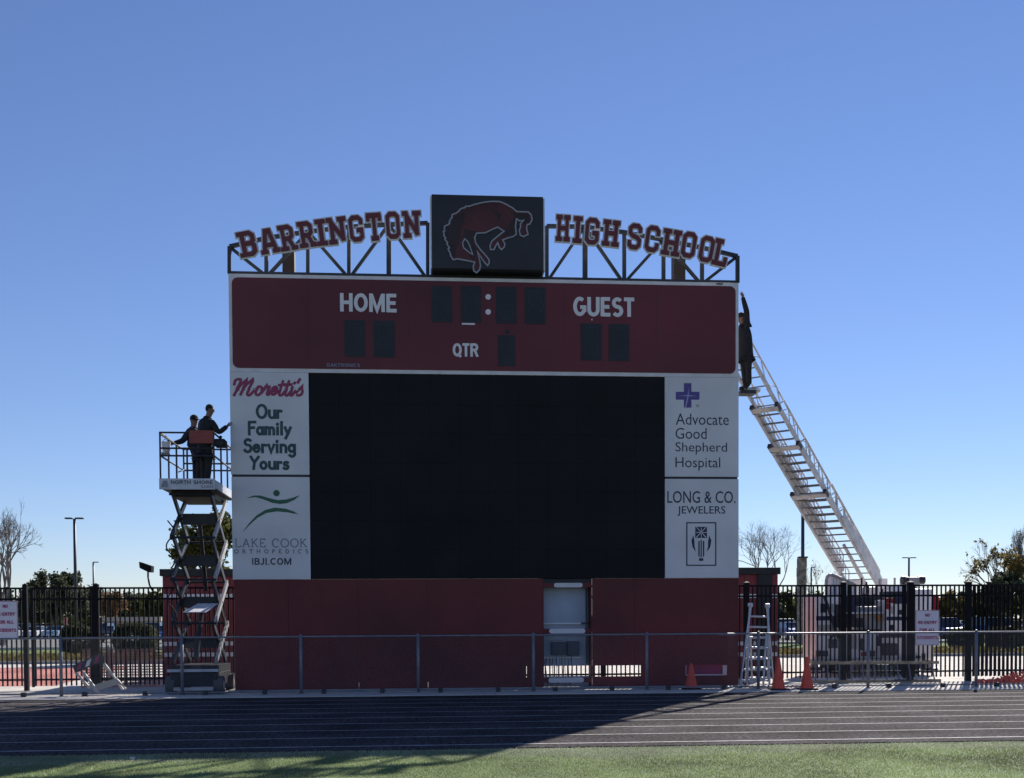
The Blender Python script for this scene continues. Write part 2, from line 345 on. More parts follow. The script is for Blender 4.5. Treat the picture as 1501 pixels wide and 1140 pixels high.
def sans(s, x0, x1, z0, z1, Y, m, parent, wgt=.10, name='lettering'):
    return strokes(s, SANS, x0, x1, z0, z1, wgt*(z1-z0), Y, m, parent, gap=.04, name=name, serif=True)
def _sf(w, st, ser): return (w, st, ser)
SERIF = {
 'L': (.72, [[(.15,0),(.15,1)],[(.15,.02),(.62,.02)],[(.62,.02),(.62,.2)]], [(.15,1)]), 'A': (.86, [[(.1,0),(.42,1)],[(.74,0),(.42,1)],[(.22,.36),(.62,.36)]], [(.1,0),(.74,0)]),
 'K': (.82, [[(.15,0),(.15,1)],[(.15,.42),(.64,1)],[(.3,.58),(.72,0)]], [(.15,1),(.15,0),(.64,1),(.72,0)]), 'E': (.72, [[(.15,0),(.15,1)],[(.15,.98),(.6,.98),(.6,.82)],[(.15,.5),(.5,.5)],[(.15,.02),(.62,.02),(.62,.2)]], []),
 'C': (.86, [arc(.46,.5,.36,.5,50,310,16),[(.7,.7),(.7,.98)]], []), 'O': (.96, [_o(.48,.5,.4,.5)], []), ' ': (.45, [], []),
 'R': (.82, [[(.15,0),(.15,1)],[(.15,.98),(.4,.98)]+arc(.4,.74,.2,.24,90,-90,8)+[(.15,.5)],[(.4,.5),(.72,0)]], [(.15,0),(.72,0)]),
 'T': (.8, [[(.4,0),(.4,1)],[(.06,.8),(.06,.98),(.74,.98),(.74,.8)]], [(.4,0)]), 'H': (.9, [[(.15,0),(.15,1)],[(.75,0),(.75,1)],[(.15,.5),(.75,.5)]], [(.15,0),(.15,1),(.75,0),(.75,1)]),
 'P': (.7, [[(.15,0),(.15,1)],[(.15,.98),(.4,.98)]+arc(.4,.72,.2,.26,90,-90,8)+[(.15,.46)]], [(.15,0)]), 'D': (.88, [[(.15,0),(.15,1)],[(.1,.98),(.36,.98)]+arc(.36,.5,.4,.48,90,-90,12)+[(.1,.02)]], []),
 'I': (.4, [[(.2,0),(.2,1)]], [(.2,0),(.2,1)]), 'S': (.66, [arc(.33,.74,.24,.24,30,270,10)+arc(.33,.26,.26,.26,90,-150,10)], []),
}
def strokes(s, font, x0, x1, z0, z1, hw, Y, m, parent, gap=.06, slant=0., name='lettering', ymin=0., ymax=1., serif=False):
    tot = sum(font[c][0]+gap for c in s)-gap; sx = (x1-x0)/tot; sz = (z1-z0)/(ymax-ymin); mb = MB(); x = 0; k = 0
    for c in s:
        g = font[c]
        for st in g[1]:
            if len(st) < 2: continue
            pts = [(x0+(x+p[0])*sx+slant*(p[1]-ymin)*sz, z0+(p[1]-ymin)*sz) for p in st]
            strip(mb, pts, hw, Y-.004-(k % 7)*.0006, Y, pts[0] == pts[-1], cap=not serif); k += 1
        if serif and len(g) > 2:
            for (a, b) in g[2]:
                xx, zz = x0+(x+a)*sx, z0+(b-ymin)*sz
                strip(mb, [(xx-.11*sx, zz), (xx+.11*sx, zz)], hw*.5, Y-.004-(k % 7)*.0006, Y); k += 1
        x += g[0]+gap
    return mb.build(name, m, parent)

# ================================================================== THE GROUND
g = MB(); g.box(-900, 900, -40, 1500, -1.0, -.03); structure(g, 'ground', 'lawn')
g = MB(); g.box(-40, 45, -12.0, -1.95, -.02, 0.0); structure(g, 'running_track', 'track')
Y0 = -11.6177; LS = 1.067
for i in range(9):
    g = MB(); y = Y0+i*LS; hw = .025 if i else .03
    v = []; n = 170
    for k in range(n+1):
        x = -40+85*k/n; j = R.uniform(-.003, .003); v += [(x, y-hw+j, .004), (x, y+hw+j, .004)]
    g.add(v, [(2*k, 2*k+2, 2*k+3, 2*k+1) for k in range(n)])
    structure(g, 'lane_line', 'line')
g = MB(); g.box(-40, 45, -12.13, -12.0, -.09, -.08); structure(g, 'drain_slot', 'blackbox')
g = MB(); g.box(-40, 45, -40, -12.13, -.02, 0.0); structure(g, 'turf_field', 'turf_base')
# concrete apron: separate slabs with joints
g = MB()
for k in range(-14, 16):
    x = k*3.05; g.box(x+.008, x+3.042, -1.95, -.62, -.02, .012)
structure(g, 'concrete_apron', 'concrete')
g = MB()
for k in range(-8, 9):
    x = k*3.05+.6; g.box(x+.008, x+3.042, -.60, 3.2, -.02, .016)
structure(g, 'concrete_pad', 'concrete')
g = MB(); g.box(-60, 70, 3.22, 19.8, -.02, .006); structure(g, 'service_road', 'concrete')
g = MB(); g.box(-60, 70, 19.8, 20.0, -.02, .13); structure(g, 'kerb', 'concrete_d')
g = MB(); g.box(-60, 70, 48.0, 120, -.02, .01); structure(g, 'car_park', 'road')
g = MB(); g.box(-60, 70, 47.8, 48, -.02, .13); structure(g, 'kerb', 'concrete')
g = MB(); g.sheet([(-30, 3.3, .012), (-11.2, 3.3, .012), (-12.5, 15.5, .012), (-30, 17.5, .012)]); structure(g, 'red_pavement', 'redpave')

# turf blades (uncountable)
rng = np.random.default_rng(3)
NB = 110000
bx = rng.uniform(-9, 8.5, NB); by = -12.14-rng.random(NB)**1.1*3.6
clump = .5+.5*np.sin(bx*2.3+np.sin(by*5)*2)*np.cos(by*7+bx)
bh = .010+.012*rng.random(NB)+.004*clump
ang = rng.uniform(0, math.pi, NB); wd = .0035+.003*rng.random(NB)
dx, dy = np.cos(ang)*wd, np.sin(ang)*wd; lx, ly = rng.normal(0, .007, NB), rng.normal(0, .007, NB)
V = np.empty((NB, 3, 3)); V[:, 0] = np.stack([bx-dx, by-dy, np.zeros(NB)], 1); V[:, 1] = np.stack([bx+dx, by+dy, np.zeros(NB)], 1)
V[:, 2] = np.stack([bx+lx, by+ly, bh], 1)
def np_mesh(name, V, nper, m, parent=None, smooth=False):
    n = V.shape[0]; me = bpy.data.meshes.new(name); me.vertices.add(n*nper); me.loops.add(n*nper); me.polygons.add(n)
    co = V.reshape(-1, 3)-np.array(origin(parent)); me.vertices.foreach_set('co', co.ravel())
    me.loops.foreach_set('vertex_index', np.arange(n*nper)); me.polygons.foreach_set('loop_start', np.arange(n)*nper)
    me.polygons.foreach_set('loop_total', np.full(n, nper)); me.update(); me.validate()
    me.materials.append(MT[m]); o = bpy.data.objects.new(name, me); COL.objects.link(o); o.parent = parent
    return o
MT['blade'] = mat('turf_blade', (.23, .28, .11), .5, var=.35, scale=.7, fine=.35, fscale=110, col2=(.38, .44, .20), spec=.5)
leaf_translucent(MT['blade'])
MT['blade_pale'] = mat('turf_blade_dry', (.34, .35, .25), .5, var=.3, scale=1.1, fine=.3, fscale=110, col2=(.46, .47, .35), spec=.5)
leaf_translucent(MT['blade_pale'])
edge = by+.22*np.sin(bx*.9+1)+.1*np.sin(bx*2.7)+rng.normal(0, .16, NB) > -12.95
tag(np_mesh('turf_grass', V[~edge], 3, 'blade'), 'short green artificial grass in front of the running track', 'grass', kind='stuff')
tag(np_mesh('worn_turf_grass', V[edge], 3, 'blade_pale'), 'paler worn strip of artificial grass along the track edge', 'grass', kind='stuff')
tag(MB().box(-5.02, -4.97, -12.62, -12.56, .0, .02).build('litter', 'printwhite'), 'small white scrap lying on the shaded turf', 'litter')

# ================================================================== SCOREBOARD
XW = 5.9945; ZT, Z1, Z2, Z3 = 9.626, 2.628, 5.028, 7.468
SB = thing('scoreboard', 'tall maroon and white football scoreboard with arched school name on top', 'scoreboard', (0, 0, 0))
def rc(x0, y0, x1, y1, Y=0.):
    """world rectangle of a photo rectangle on the board's front plane"""
    ym, xm = (y0+y1)/2, (x0+x1)/2
    return at(x0, ym, Y).x, at(x1, ym, Y).x, at(xm, y1, Y).z, at(xm, y0, Y).z
# upper cabinet
MB().box(-XW, XW, 0, .55, Z3-.07, ZT+.02).build('cabinet', 'white', SB, bev=.006)
def rrect(x0, x1, z0, z1, r, n=5):
    p = []
    for cx, cz, a in ((x1-r, z0+r, -90), (x1-r, z1-r, 0), (x0+r, z1-r, 90), (x0+r, z0+r, 180)):
        p += arc(cx, cz, r, r, a, a+90, n)
    return p
pan = MB().prism(rrect(-XW+.075, XW-.075, Z3+.02, ZT-.065, .14), -.012, .001).build('score_panel', 'maroon_up', SB)
def win(x0, y0, x1, y1, seg=True):
    a, b, c, d = rc(x0, y0, x1, y1); wn = MB().box(a, b, -.022, -.0125, c, d).build('digit_window', 'digit', SB)
    s = MB(); wx, hz = b-a, d-c; t = wx*.10; X0, X1 = a+wx*.2, b-wx*.2; zz = [c+hz*.12, (c+d)/2, d-hz*.12]
    for z in zz: s.bar((X0+.02, -.024, z), (X1-.02, -.024, z), .006, t)
    for X in (X0, X1):
        for u, v in ((zz[0], zz[1]), (zz[1], zz[2])): s.bar((X, -.024, u+.03), (X, -.024, v-.03), t, .006, (0, 1, 0))
    s.build('segment_digit', 'digit_seg', wn)
for r in ((633,420,662.5,473),(675.5,420,705,473.5),(727,421,757,475),(769,422,799,476),(730,492,755,537.5),(505,470,535,523.5),(548,471,578.5,524.5),(851,475,882,529),(892,476,922,530)): win(*r)
def disc(px, py, r, m, name='indicator', parent=SB):
    c = at(px, py, 0); MB().prism(arc(c.x, c.z, r, r, 0, 337.5, 15), -.02, -.0125).build(name, m, parent)
disc(715.5, 436, .065, 'printwhite'); disc(715.5, 458, .065, 'printwhite'); disc(743.5, 487, .055, 'digit')
for s_, r in (('HOME', (498,431,582.5,458)), ('GUEST', (840,436.5,930,464.5)), ('QTR', (663.5,504,701.5,523.5))):
    a, b, c, d = rc(*r); sans(s_, a, b, c, d, -.0125, 'printwhite', SB, .098)
a, b, c, d = rc(479, 533.5, 528, 538.5); sans('DAKTRONICS', a, b, c, d, -.0125, 'printgrey', SB, .1)
a, b, c, d = rc(677, 474.5, 696, 477); MB().box(a, b, -.03, -.0125, c, d).build('marker_strip', 'printwhite', SB)
a, b, c, d = rc(866.5, 468.5, 868.3, 470.5); MB().box(a, b, -.03, -.0125, c, d).build('clip', 'printwhite', SB)
a, b, c, d = rc(1050, 416, 1059, 417.5); MB().box(a, b, -.02, -.0005, c, d).build('scuff', 'liftdark', SB)
# video screen made of modules
a, b, c, d = rc(454.5, 548, 974, 847.5); c = Z1+.005; d = Z3-.075
MB().box(a, b, .06, .5, c, d).build('screen_cabinet', 'blackbox', SB)
nx, nz = 12, 7
for i in range(nx):
    for j in range(nz):
        x0 = a+(b-a)*i/nx; x1 = a+(b-a)*(i+1)/nx; z0 = c+(d-c)*j/nz; z1 = c+(d-c)*(j+1)/nz; e = R.uniform(0, .0025)
        MB().box(x0+.002, x1-.002, .02-e, .058, z0+.002, z1-.002).build('screen_module', 'screen', SB)
# sponsor panels
SX0, SX1 = a, b
def adp(x0, x1, z0, z1):
    return MB().box(x0, x1, -.01, .45, z0, z1).build('sponsor_panel', 'adwhite', SB, bev=.004)
G = .03
ad1 = adp(-XW+.0, SX0-.012, Z2+G, Z3-.075); ad2 = adp(-XW+.01, SX0-.012, Z1, Z2-G+.005)
ad3 = adp(SX1+.012, XW, Z2+G-.005, Z3-.075); ad4 = adp(SX1+.012, XW, Z1+.005, Z2-G)
ad1['label'] = 'pizza restaurant panel with red script and green writing'; ad2['label'] = 'clinic panel with green swoosh figure'
ad3['label'] = 'hospital panel with purple cross'; ad4['label'] = 'jeweller panel with boxed emblem'
MB().box(-XW+.02, SX0-.02, .02, .4, Z2-G, Z2+G).build('divider', 'black', SB)
MB().box(SX1+.02, XW-.02, .02, .4, Z2-G, Z2+G).build('divider', 'black', SB)
YA = -.0105
a, b, c, d = rc(343, 556, 444, 579); strokes("Mokettis".replace('k', 'r') if False else "Moretti's", {**COMIC, 'o': (.46, [_o(.22,.26,.17,.24)+[(.44,.34)]]), 'r': (.42, [[(-.04,.2),(.12,.58),(.17,.47),(.31,.50)], [(.31,.50),(.26,.2)]+arc(.34,.15,.08,.1,180,330,5)+[(.46,.3)]]), 'M': (1.12, COMIC['M'][1]), 'e': (.44, [[(-.02,.22),(.34,.34)]+arc(.22,.28,.14,.22,30,320,8)+[(.44,.3)]]), 'i': (.26, [[(.08,.5),(.06,.18)]+arc(.14,.14,.08,.12,180,330,5)+[(.3,.3)], [(.12,.72),(.14,.78)]]), 's': (.4, [[(-.04,.2),(.2,.56)]+arc(.14,.22,.17,.2,60,-120,8)])}, a, b, c, d, .030, YA, 'printred', ad1, gap=.0, slant=.32)
for s_, r, mn in (('Our', (376,592,414,612), 0.), ('Family', (363.5,617,427,641.5), -.28), ('Serving', (357,642,434,668), -.28), ('Yours', (367,668,424,686.5), 0.)):
    a, b, c, d = rc(*r); strokes(s_, COMIC, a, b, c, d, .032, YA, 'printgreen', ad1, gap=.05, ymin=mn)
# swoosh figure
def blob(pts, m, parent, name='emblem', dy=0.):
    w_ = [at(x, y, 0) for x, y in pts]; return MB().prism([(p.x, p.z) for p in w_], YA-.004-dy, YA).build(name, m, parent)
def Zm(l, x0, y0, s): return [(x0+x/s, y0+y/s) for x, y in l]
K = lambda l: Zm(l, 325, 535, 3.508)
blob(K([(128,682),(165,668),(200,668),(245,682),(290,692),(335,688),(370,678),(402,667),(375,690),(335,708),(300,712),(260,706),(215,688),(175,676)]), 'printgreen2', ad2)
blob(K([(108,858),(140,812),(180,770),(225,742),(275,730),(330,736),(370,750),(395,765),(340,755),(285,750),(230,758),(185,782),(145,818)]), 'printgreen2', ad2)
c_ = at(325+282/3.508, 535+656/3.508, 0); MB().prism(arc(c_.x, c_.z, .075, .075, 0, 340, 16), YA-.004, YA).build('emblem', 'printgreen2', ad2)
a, b, c, d = rc(344, 789, 450.5, 801); strokes('LAKE COOK', SERIF, a, b, c, d, .012, YA, 'printgrey', ad2, serif=True)
a, b, c, d = rc(343.5, 804.5, 452, 810); strokes('ORTHOPEDICS', SERIF, a, b, c, d, .010, YA, 'printgrey', ad2, gap=.75, serif=True)
a, b, c, d = rc(369, 817, 427.5, 827); sans('IBJI.COM', a, b, c, d, YA, 'printnavy', ad2, .085)
K = lambda l: Zm(l, 960, 530, 9.38)
blob(K([(285,408),(397,408),(397,303),(500,303),(500,408),(610,408),(610,517),(500,517),(500,625),(397,625),(397,517),(285,517)]), 'printpurple', ad3)
blob(K([(412,625),(445,470),(330,465),(445,455),(470,350),(460,455),(570,465),(460,472),(428,625)]), 'printpale', ad3, dy=.003)
a, b, c, d = rc(1020, 592, 1025, 596); text('®', a, b, c, d, YA, 'printgrey', ad3)
for s_, r in (('Advocate', (990.5,605.5,1068,622)), ('Good', (990,626.5,1035.5,642.5)), ('Shepherd', (990,647.5,1065.5,665.5)), ('Hospital', (990,669.5,1055.5,689))):
    a, b, c, d = rc(*r); text(s_, a, b, c, d, YA, 'printnavy', ad3, bold=-.004)
a, b, c, d = rc(978, 719, 1078, 736.5); text('LONG & CO.', a, b, c, d, YA, 'printnavy', ad4, bold=.002)
a, b, c, d = rc(993, 741, 1063, 755.5); text('JEWELERS', a, b, c, d, YA, 'printnavy', ad4, bold=.004)
K = lambda l: Zm(l, 960, 540, 3.5625)
mb = MB(); q = [at(*p, 0) for p in K([(166,803),(317,803),(317,1025),(166,1025)])]
strip(mb, [(p.x, p.z) for p in q]+[(q[0].x, q[0].z)], .014, YA-.004, YA, True); mb.build('emblem_frame', 'printnavy', ad4)
for l in ([(210,824),(271,824),(271,882),(210,882)], [(200,870),(190,895),(196,930),(213,955),(206,925),(206,900)], [(283,870),(294,895),(288,930),(270,955),(277,925),(277,900)], [(226,898),(233,898),(233,984),(226,975)], [(238,893),(244,893),(244,984),(238,984)], [(250,898),(257,898),(257,975),(250,984)], [(230,988),(252,988),(252,1002),(230,1002)]):
    blob(K(l), 'printnavy', ad4)
for l in ([(240,828),(243,828),(243,880),(240,880)], [(214,826),(218,826),(268,878),(264,880)], [(264,826),(268,826),(218,880),(213,879)], [(212,852),(270,852),(270,855),(212,855)]):
    blob(K(l), 'adwhite', ad4, dy=.003)
# lower cladding: upper sheets, slot row, kick sheets
BX0, BX1 = at(795.5, 925, 0).x, at(868, 925, 0).x
ZS1, ZS0 = at(900, 974.5, 0).z, at(900, 990.5, 0).z
left = [-XW+.03, -4.72, -3.1, -1.48, BX0]; rt = [BX1, 3.45, XW]
for L_ in (left, rt):
    for x0, x1 in zip(L_, L_[1:]):
        e = R.uniform(0, .006)
        MB().box(x0+.002, x1-.002, -e, .03, ZS1, Z1-.004).build('cladding_sheet', 'maroon', SB)
        MB().box(x0+.002, x1-.002, -e, .03, .03, ZS0).build('kick_sheet', 'maroon', SB)
slots = [(771.5,773.5),(870.5,939.5),(1005,1067)]
xs = [-XW+.03]
for s0, s1 in slots: xs += [at(s0, 982, 0).x, at(s1, 982, 0).x]
xs.append(XW)
for i in range(0, len(xs), 2):
    x0, x1 = xs[i], xs[i+1]
    if x0 < BX0 < x1: MB().box(x0, BX0, .002, .028, ZS0, ZS1).build('slot_strip', 'maroon', SB); x0 = BX1
    if x1 > x0: MB().box(x0, x1, .002, .028, ZS0, ZS1).build('slot_strip', 'maroon', SB)
MB().box(-XW-.12, XW+.12, -.08, .75, 0, .05).build('footing', 'concrete_d', SB)
MB().box(-XW+.05, BX0-.02, .034, .044, ZS1+.01, Z1-.01).build('light_stop_liner', 'maroon', SB); MB().box(BX1+.02, XW-.02, .034, .044, ZS1+.01, Z1-.01).build('light_stop_liner', 'maroon', SB)  # added unseen backing that keeps daylight from showing through the sheet gaps
for px in (452, 598, 712, 826, 962):
    xx = at(px, 470, 0).x; MB().box(xx-.003, xx+.003, -.0135, -.0115, Z3+.03, ZT-.075).build('panel_seam', 'blackbox', SB)
sm = MB()
for L_ in (left, rt):
    for x0, x1 in zip(L_, L_[1:]):
        for z in (.12, ZS1+.1, 1.3, 1.95, Z1-.08):
            for xx in (x0+.06, (x0+x1)/2, x1-.06): sm.box(xx-.008, xx+.008, -.0125, -.0005, z-.008, z+.008)
o = sm.build('screws', 'digit', SB); o['kind'] = 'stuff'
# red board with white edging seen through the right slot
a, b, c, d = rc(1005, 974.5, 1067, 990.5)
MB().box(a-.02, b+.02, .10, .12, c-.05, d+.02).build('inner_board', 'printred', SB)
MB().box(b-.10, b+.0, .088, .0985, c-.03, d).build('inner_edging', 'bldwhite', SB); MB().box(a, b-.1, .088, .0985, c-.03, c+.045).build('inner_edging', 'bldwhite', SB); MB().box(a, a+.035, .088, .0985, c+.05, d).build('inner_edging', 'bldwhite', SB)
# small hand written mark near the lower right
a, b, c, d = rc(1053, 927, 1078, 931); text('photography', a, b, c, d, -.008, 'printpale', SB, bold=-.005) if False else None
mb = MB(); strip(mb, [(a+(b-a)*i/24, (c+d)/2+(.022 if i % 2 else -.022)*R.uniform(.4, 1)) for i in range(25)], .006, -.012, -.0075); mb.build('scrawl', 'printpale', SB)
# service bay
by0, by1 = BX0, BX1
def bayz(y): return at(831, y, .4).z
MB().box(by0-.05, by1+.05, .40, .44, bayz(975), Z1).build('bay_back_panel', 'bay', SB)
MB().box(by0-.05, by1+.05, .40, .44, .05, bayz(990)).build('bay_back_panel', 'bay', SB)
MB().box(by0+.0, by1-.0, .05, .38, bayz(857.5)-.0, Z1-.01).build('bay_head', 'digit', SB)
MB().box(by1-.1, by1-.07, .3, .398, bayz(972), bayz(862)).build('bay_trim', 'baydark', SB)
MB().box(by0+.01, by1-.22, .34, .398, bayz(914), bayz(912)).build('bay_ledge', 'printwhite', SB)
MB().box(by1-.2, by1-.01, .34, .398, bayz(914), bayz(911.5)).build('bay_ledge', 'baydark', SB)
def rungbar(x0, y0, x1, y1):
    a_, b_, c_, d_ = rc(x0, y0, x1, y1, .02)
    o = MB().box(by0+.012, by1-.012, .035, .075, c_, d_).build('cross_bar', 'maroon', SB)
    r_ = (d_-c_)/2; MB().prism(rrect(a_, b_, c_, d_, r_*.98, 4), .015, .034).build('cross_bar_pad', 'white', o)
rungbar(812,853.5,854,860); rungbar(805,920.5,858,927.5); rungbar(804,992.5,856,999.5)
for r in ((808.5,940,828,959),(831.5,939,849,960)):
    a, b, c, d = rc(*r, .25); o = MB().box(a, b, .18, .38, c, d).build('meter_box', 'baydark', SB, bev=.01)
    MB().box(a+.03, b-.03, .172, .18, c+.03, d-.03).build('meter_cover', 'baydark', o)
    MB().box((a+b)/2-.02, (a+b)/2+.02, .28, .32, bayz(975), c).build('conduit', 'bay', SB)
MB().box(*rc(797, 962, 852, 964, .3)[:2], .3, .398, *rc(797, 962, 852, 964, .3)[2:]).build('bay_ledge', 'printwhite', SB)
MB().box(*rc(797, 930, 829, 937, .35)[:2], .33, .398, *rc(797, 930, 829, 937, .35)[2:]).build('cable_tray', 'bay', SB)
cb = MB()
for k in range(9):
    x = by0+.12+k*.075; cb.path([(x, .3, bayz(962)), (x+R.uniform(-.03, .03), .31, bayz(972)), (x+R.uniform(-.03, .03), .3, bayz(1003))], .008, 5)
cb.build('cables', 'baydark', SB)
for x in (by0, by1-.03): MB().box(x, x+.03, .03, .4, .05, Z1-.005).build('bay_jamb', 'maroon', SB)
# columns behind
for px in (424, 994): 
    x = at(px, 390, .8).x; MB().box(x-.14, x+.14, .62, .94, .05, at(px, 371, .8).z).build('column', 'brown', SB)
MB().box(at(834, 900, .8).x-.0, at(834, 900, .8).x+.28, .62, .94, Z1, ZT).build('column', 'brown', SB)
for z in (3.0, 5.0, 7.4, 9.2): MB().box(-XW+.1, XW-.1, .555, .62, z, z+.15).build('girt', 'brown', SB)
# truss
def T(px, py): p = at(px, py, .22); return Vector((p.x, .22, p.z))
zb = .0
lt = [(336.5,362),(390.5,349.5),(451.5,340),(511.5,333),(570,329.5),(627,327.5)]; rtp = [(801.5,332),(857.5,333),(915,341),(972.5,352),(1029,363.5),(1081,376)]
lb = [(336.5,405),(390.5,406),(451.5,407),(511.5,408),(570,409),(627,410)]; rb = [(801.5,411.5),(857.5,412.5),(915,413.5),(972.5,414),(1029,414.5),(1081,415.5)]
def member(p, q, t=.085): MB().bar(p, q, t, t, (0, 1, 0)).build('truss_member', 'black', SB)
zbc = ZT+.085
def B_(px, py): v = T(px, py); v.z = zbc; return v
for top, bot, first in ((lt, lb, 1), (rtp, rb, 0)):
    for i, (p, q) in enumerate(zip(top, bot)):
        member(T(*p), B_(*q), .11 if (i == 4 and first) or (i == 1 and not first) else .085)
    for i in range(5):
        member(T(*top[i])+Vector((0, .001*i+.002, 0)), T(*top[i+1])+Vector((0, .001*i+.002, 0)))
        dn = (i % 2 == 0) if first else (i % 2 == 1)
        a_, b_ = (top[i], bot[i+1]) if dn else (top[i+1], bot[i])
        member(T(*a_)+Vector((.03 if dn else -.03, .05, -.02)), B_(*b_)+Vector((-.04 if dn else .04, .05, 0)), .07)
MB().box(-XW-.03, XW+.03, .165, .275, ZT+.022, ZT+.13).build('truss_chord', 'black', SB)
# logo box
a, b, c, d = rc(633, 287, 796.5, 410, -.30); c = ZT+.135
lb_ = MB().box(a, b, -.30, .5, c, d).build('logo_box', 'blackbox', SB, bev=.01)
MB().box(a-.035, a-.003, -.28, .4, c, d-.03).build('logo_trim', 'white', lb_)
MB().box(b+.003, b+.035, -.28, .4, c, d-.03).build('logo_trim', 'white', lb_)
K2 = lambda l: [(lambda q: (q.x, q.z))(at(620+x/7.125, 270+y/7.125, -.30)) for x, y in l]
hs = [(480,240),(540,220),(600,205),(660,194),(720,188),(800,190),(840,205),(880,225),(940,260),(980,295),(1040,296),(1100,298),(1130,330),(1138,380),(1115,425),(1088,430),(1080,470),(1097,530),(1050,555),(1015,540),(1005,490),(1020,450),(1015,425),(1050,385),(1010,392),(975,370),(965,450),(975,530),(940,555),(880,570),(832,590),(855,630),(850,660),(820,690),(800,670),(780,620),(760,650),(740,690),(705,690),(700,650),(720,600),(780,550),(845,498),(780,455),(720,480),(650,515),(560,518),(540,560),(550,620),(600,690),(650,745),(690,795),(690,830),(675,855),(640,820),(600,760),(565,705),(590,790),(600,860),(590,900),(560,930),(530,910),(525,860),(540,820),(440,800),(360,785),(315,795)]
mane = [(285,745),(262,680),(250,630),(228,580),(215,540),(212,500),(222,455),(262,428),(275,395),(290,365),(300,335),(325,315),(375,285),(395,262),(440,248)]
jag = []
for i, p in enumerate(mane): jag += [p, (p[0]+R.uniform(10, 20)*(1 if i % 2 else .4), p[1]-R.uniform(4, 14))]
full = K2(hs+jag)[::-1]
MB().prism(full, -.304, -.3005).build('horse_emblem', 'horse', lb_)
mb = MB(); strip(mb, full+[full[0]], .016, -.310, -.3045, True); hole = K2([(435,575),(465,600),(485,640),(520,740),(480,715),(425,670),(413,620)])
strip(mb, hole+[hole[0]], .014, -.3105, -.3045, True)
mb.build('emblem_outline', 'horseline', lb_); MB().prism(hole, -.3055, -.3043).build('emblem_gap', 'blackbox', lb_)
for l in ([(290,370),(420,290),(440,330),(400,450),(390,560),(340,700),(330,780),(285,740),(225,560),(225,460)], [(430,470),(600,505),(550,520),(520,560),(530,630),(600,740),(560,700),(530,810),(470,740),(515,735),(480,620),(430,560)],
          [(700,240),(760,290),(820,320),(800,370),(770,400),(790,340),(730,290)], [(935,300),(985,310),(1100,320),(1115,400),(1060,430),(1010,380),(960,380),(960,520),(900,540),(820,560),(860,500),(900,440),(950,360)]):
    MB().prism(K2(l)[::-1], -.3062, -.3044).build('emblem_shade', 'horsedark', lb_)
# arched letters
def vs(ch, x0, x1, y0, y1, angd):
    p = at((x0+x1)/2, (y0+y1)/2, -.3); s = abs(at(x1, y0, -.3).x-at(x0, y0, -.3).x); hh = abs(at(x0, y0, -.3).z-at(x0, y1, -.3).z)
    t = math.radians(abs(angd)); h = (hh*math.cos(t)-s*math.sin(t))/math.cos(2*t); wd = s*.81
    varsity_letter(ch, p.x, p.z, math.radians(angd), h*.96, wd, SB)
for l in (('B',344.5,379,335,380,12),('A',376,411,331,375,11.5),('R',405,437,326,371,10.5),('R',433,465,321,366,9),('I',460,481,319,362.5,8),('N',476,512,315,361,7.5),('G',508.5,535.5,313,357,6.5),('T',535,562,309.5,355.5,5),('O',562.5,589,308,352.5,4),('N',586.5,620.5,307,351,3),
          ('H',812,839,313,356,-2.5),('I',838,856,315,358.5,-3.5),('G',855,881.5,317,361,-4.5),('H',880,912,320,364,-5.5),('S',918,943.5,325,368.5,-7),('C',943.5,970,328,372.5,-8),('H',967,1002,333,378.5,-8.5),('O',997,1023.5,337,381,-9.5),('O',1023,1049.5,343,387.5,-11),('L',1043,1070.5,347.5,393,-12)): vs(*l)

# ================================================================== PEOPLE
def skin_mesh(name, pts, edges, rad, m, parent, root=0, lvl=2):
    me = bpy.data.meshes.new(name); o0 = origin(parent)
    me.from_pydata([tuple(Vector(p)-o0) for p in pts], edges, [])
    o = bpy.data.objects.new(name, me); COL.objects.link(o)
    sk = o.modifiers.new('s', 'SKIN'); sk.use_smooth_shade = True
    sv = me.skin_vertices[0].data
    for i, r in enumerate(rad):
        sv[i].radius = (r, r) if not isinstance(r, tuple) else r; sv[i].use_root = (i == root)
    ss = o.modifiers.new('d', 'SUBSURF'); ss.levels = ss.render_levels = lvl
    dg = bpy.context.evaluated_depsgraph_get(); dg.update()
    me2 = bpy.data.meshes.new_from_object(o.evaluated_get(dg)); me2.name = name
    bpy.data.objects.remove(o)
    me2.materials.clear(); me2.materials.append(MT[m])
    o = bpy.data.objects.new(name, me2); COL.objects.link(o); o.parent = parent
    return o
def chain(lst):
    """list of chains of (point, radius); first point may be an int reference -> pts, edges, radii"""
    pts, edges, rad, names = [], [], [], {}
    for ch in lst:
        prev = None
        for it in ch:
            if isinstance(it, str): prev = names[it]; continue
            nm = it[2] if len(it) > 2 else None
            pts.append(Vector(it[0])); rad.append(it[1]); k = len(pts)-1
            if nm: names[nm] = k
            if prev is not None: edges.append((prev, k))
            prev = k
    return pts, edges, rad
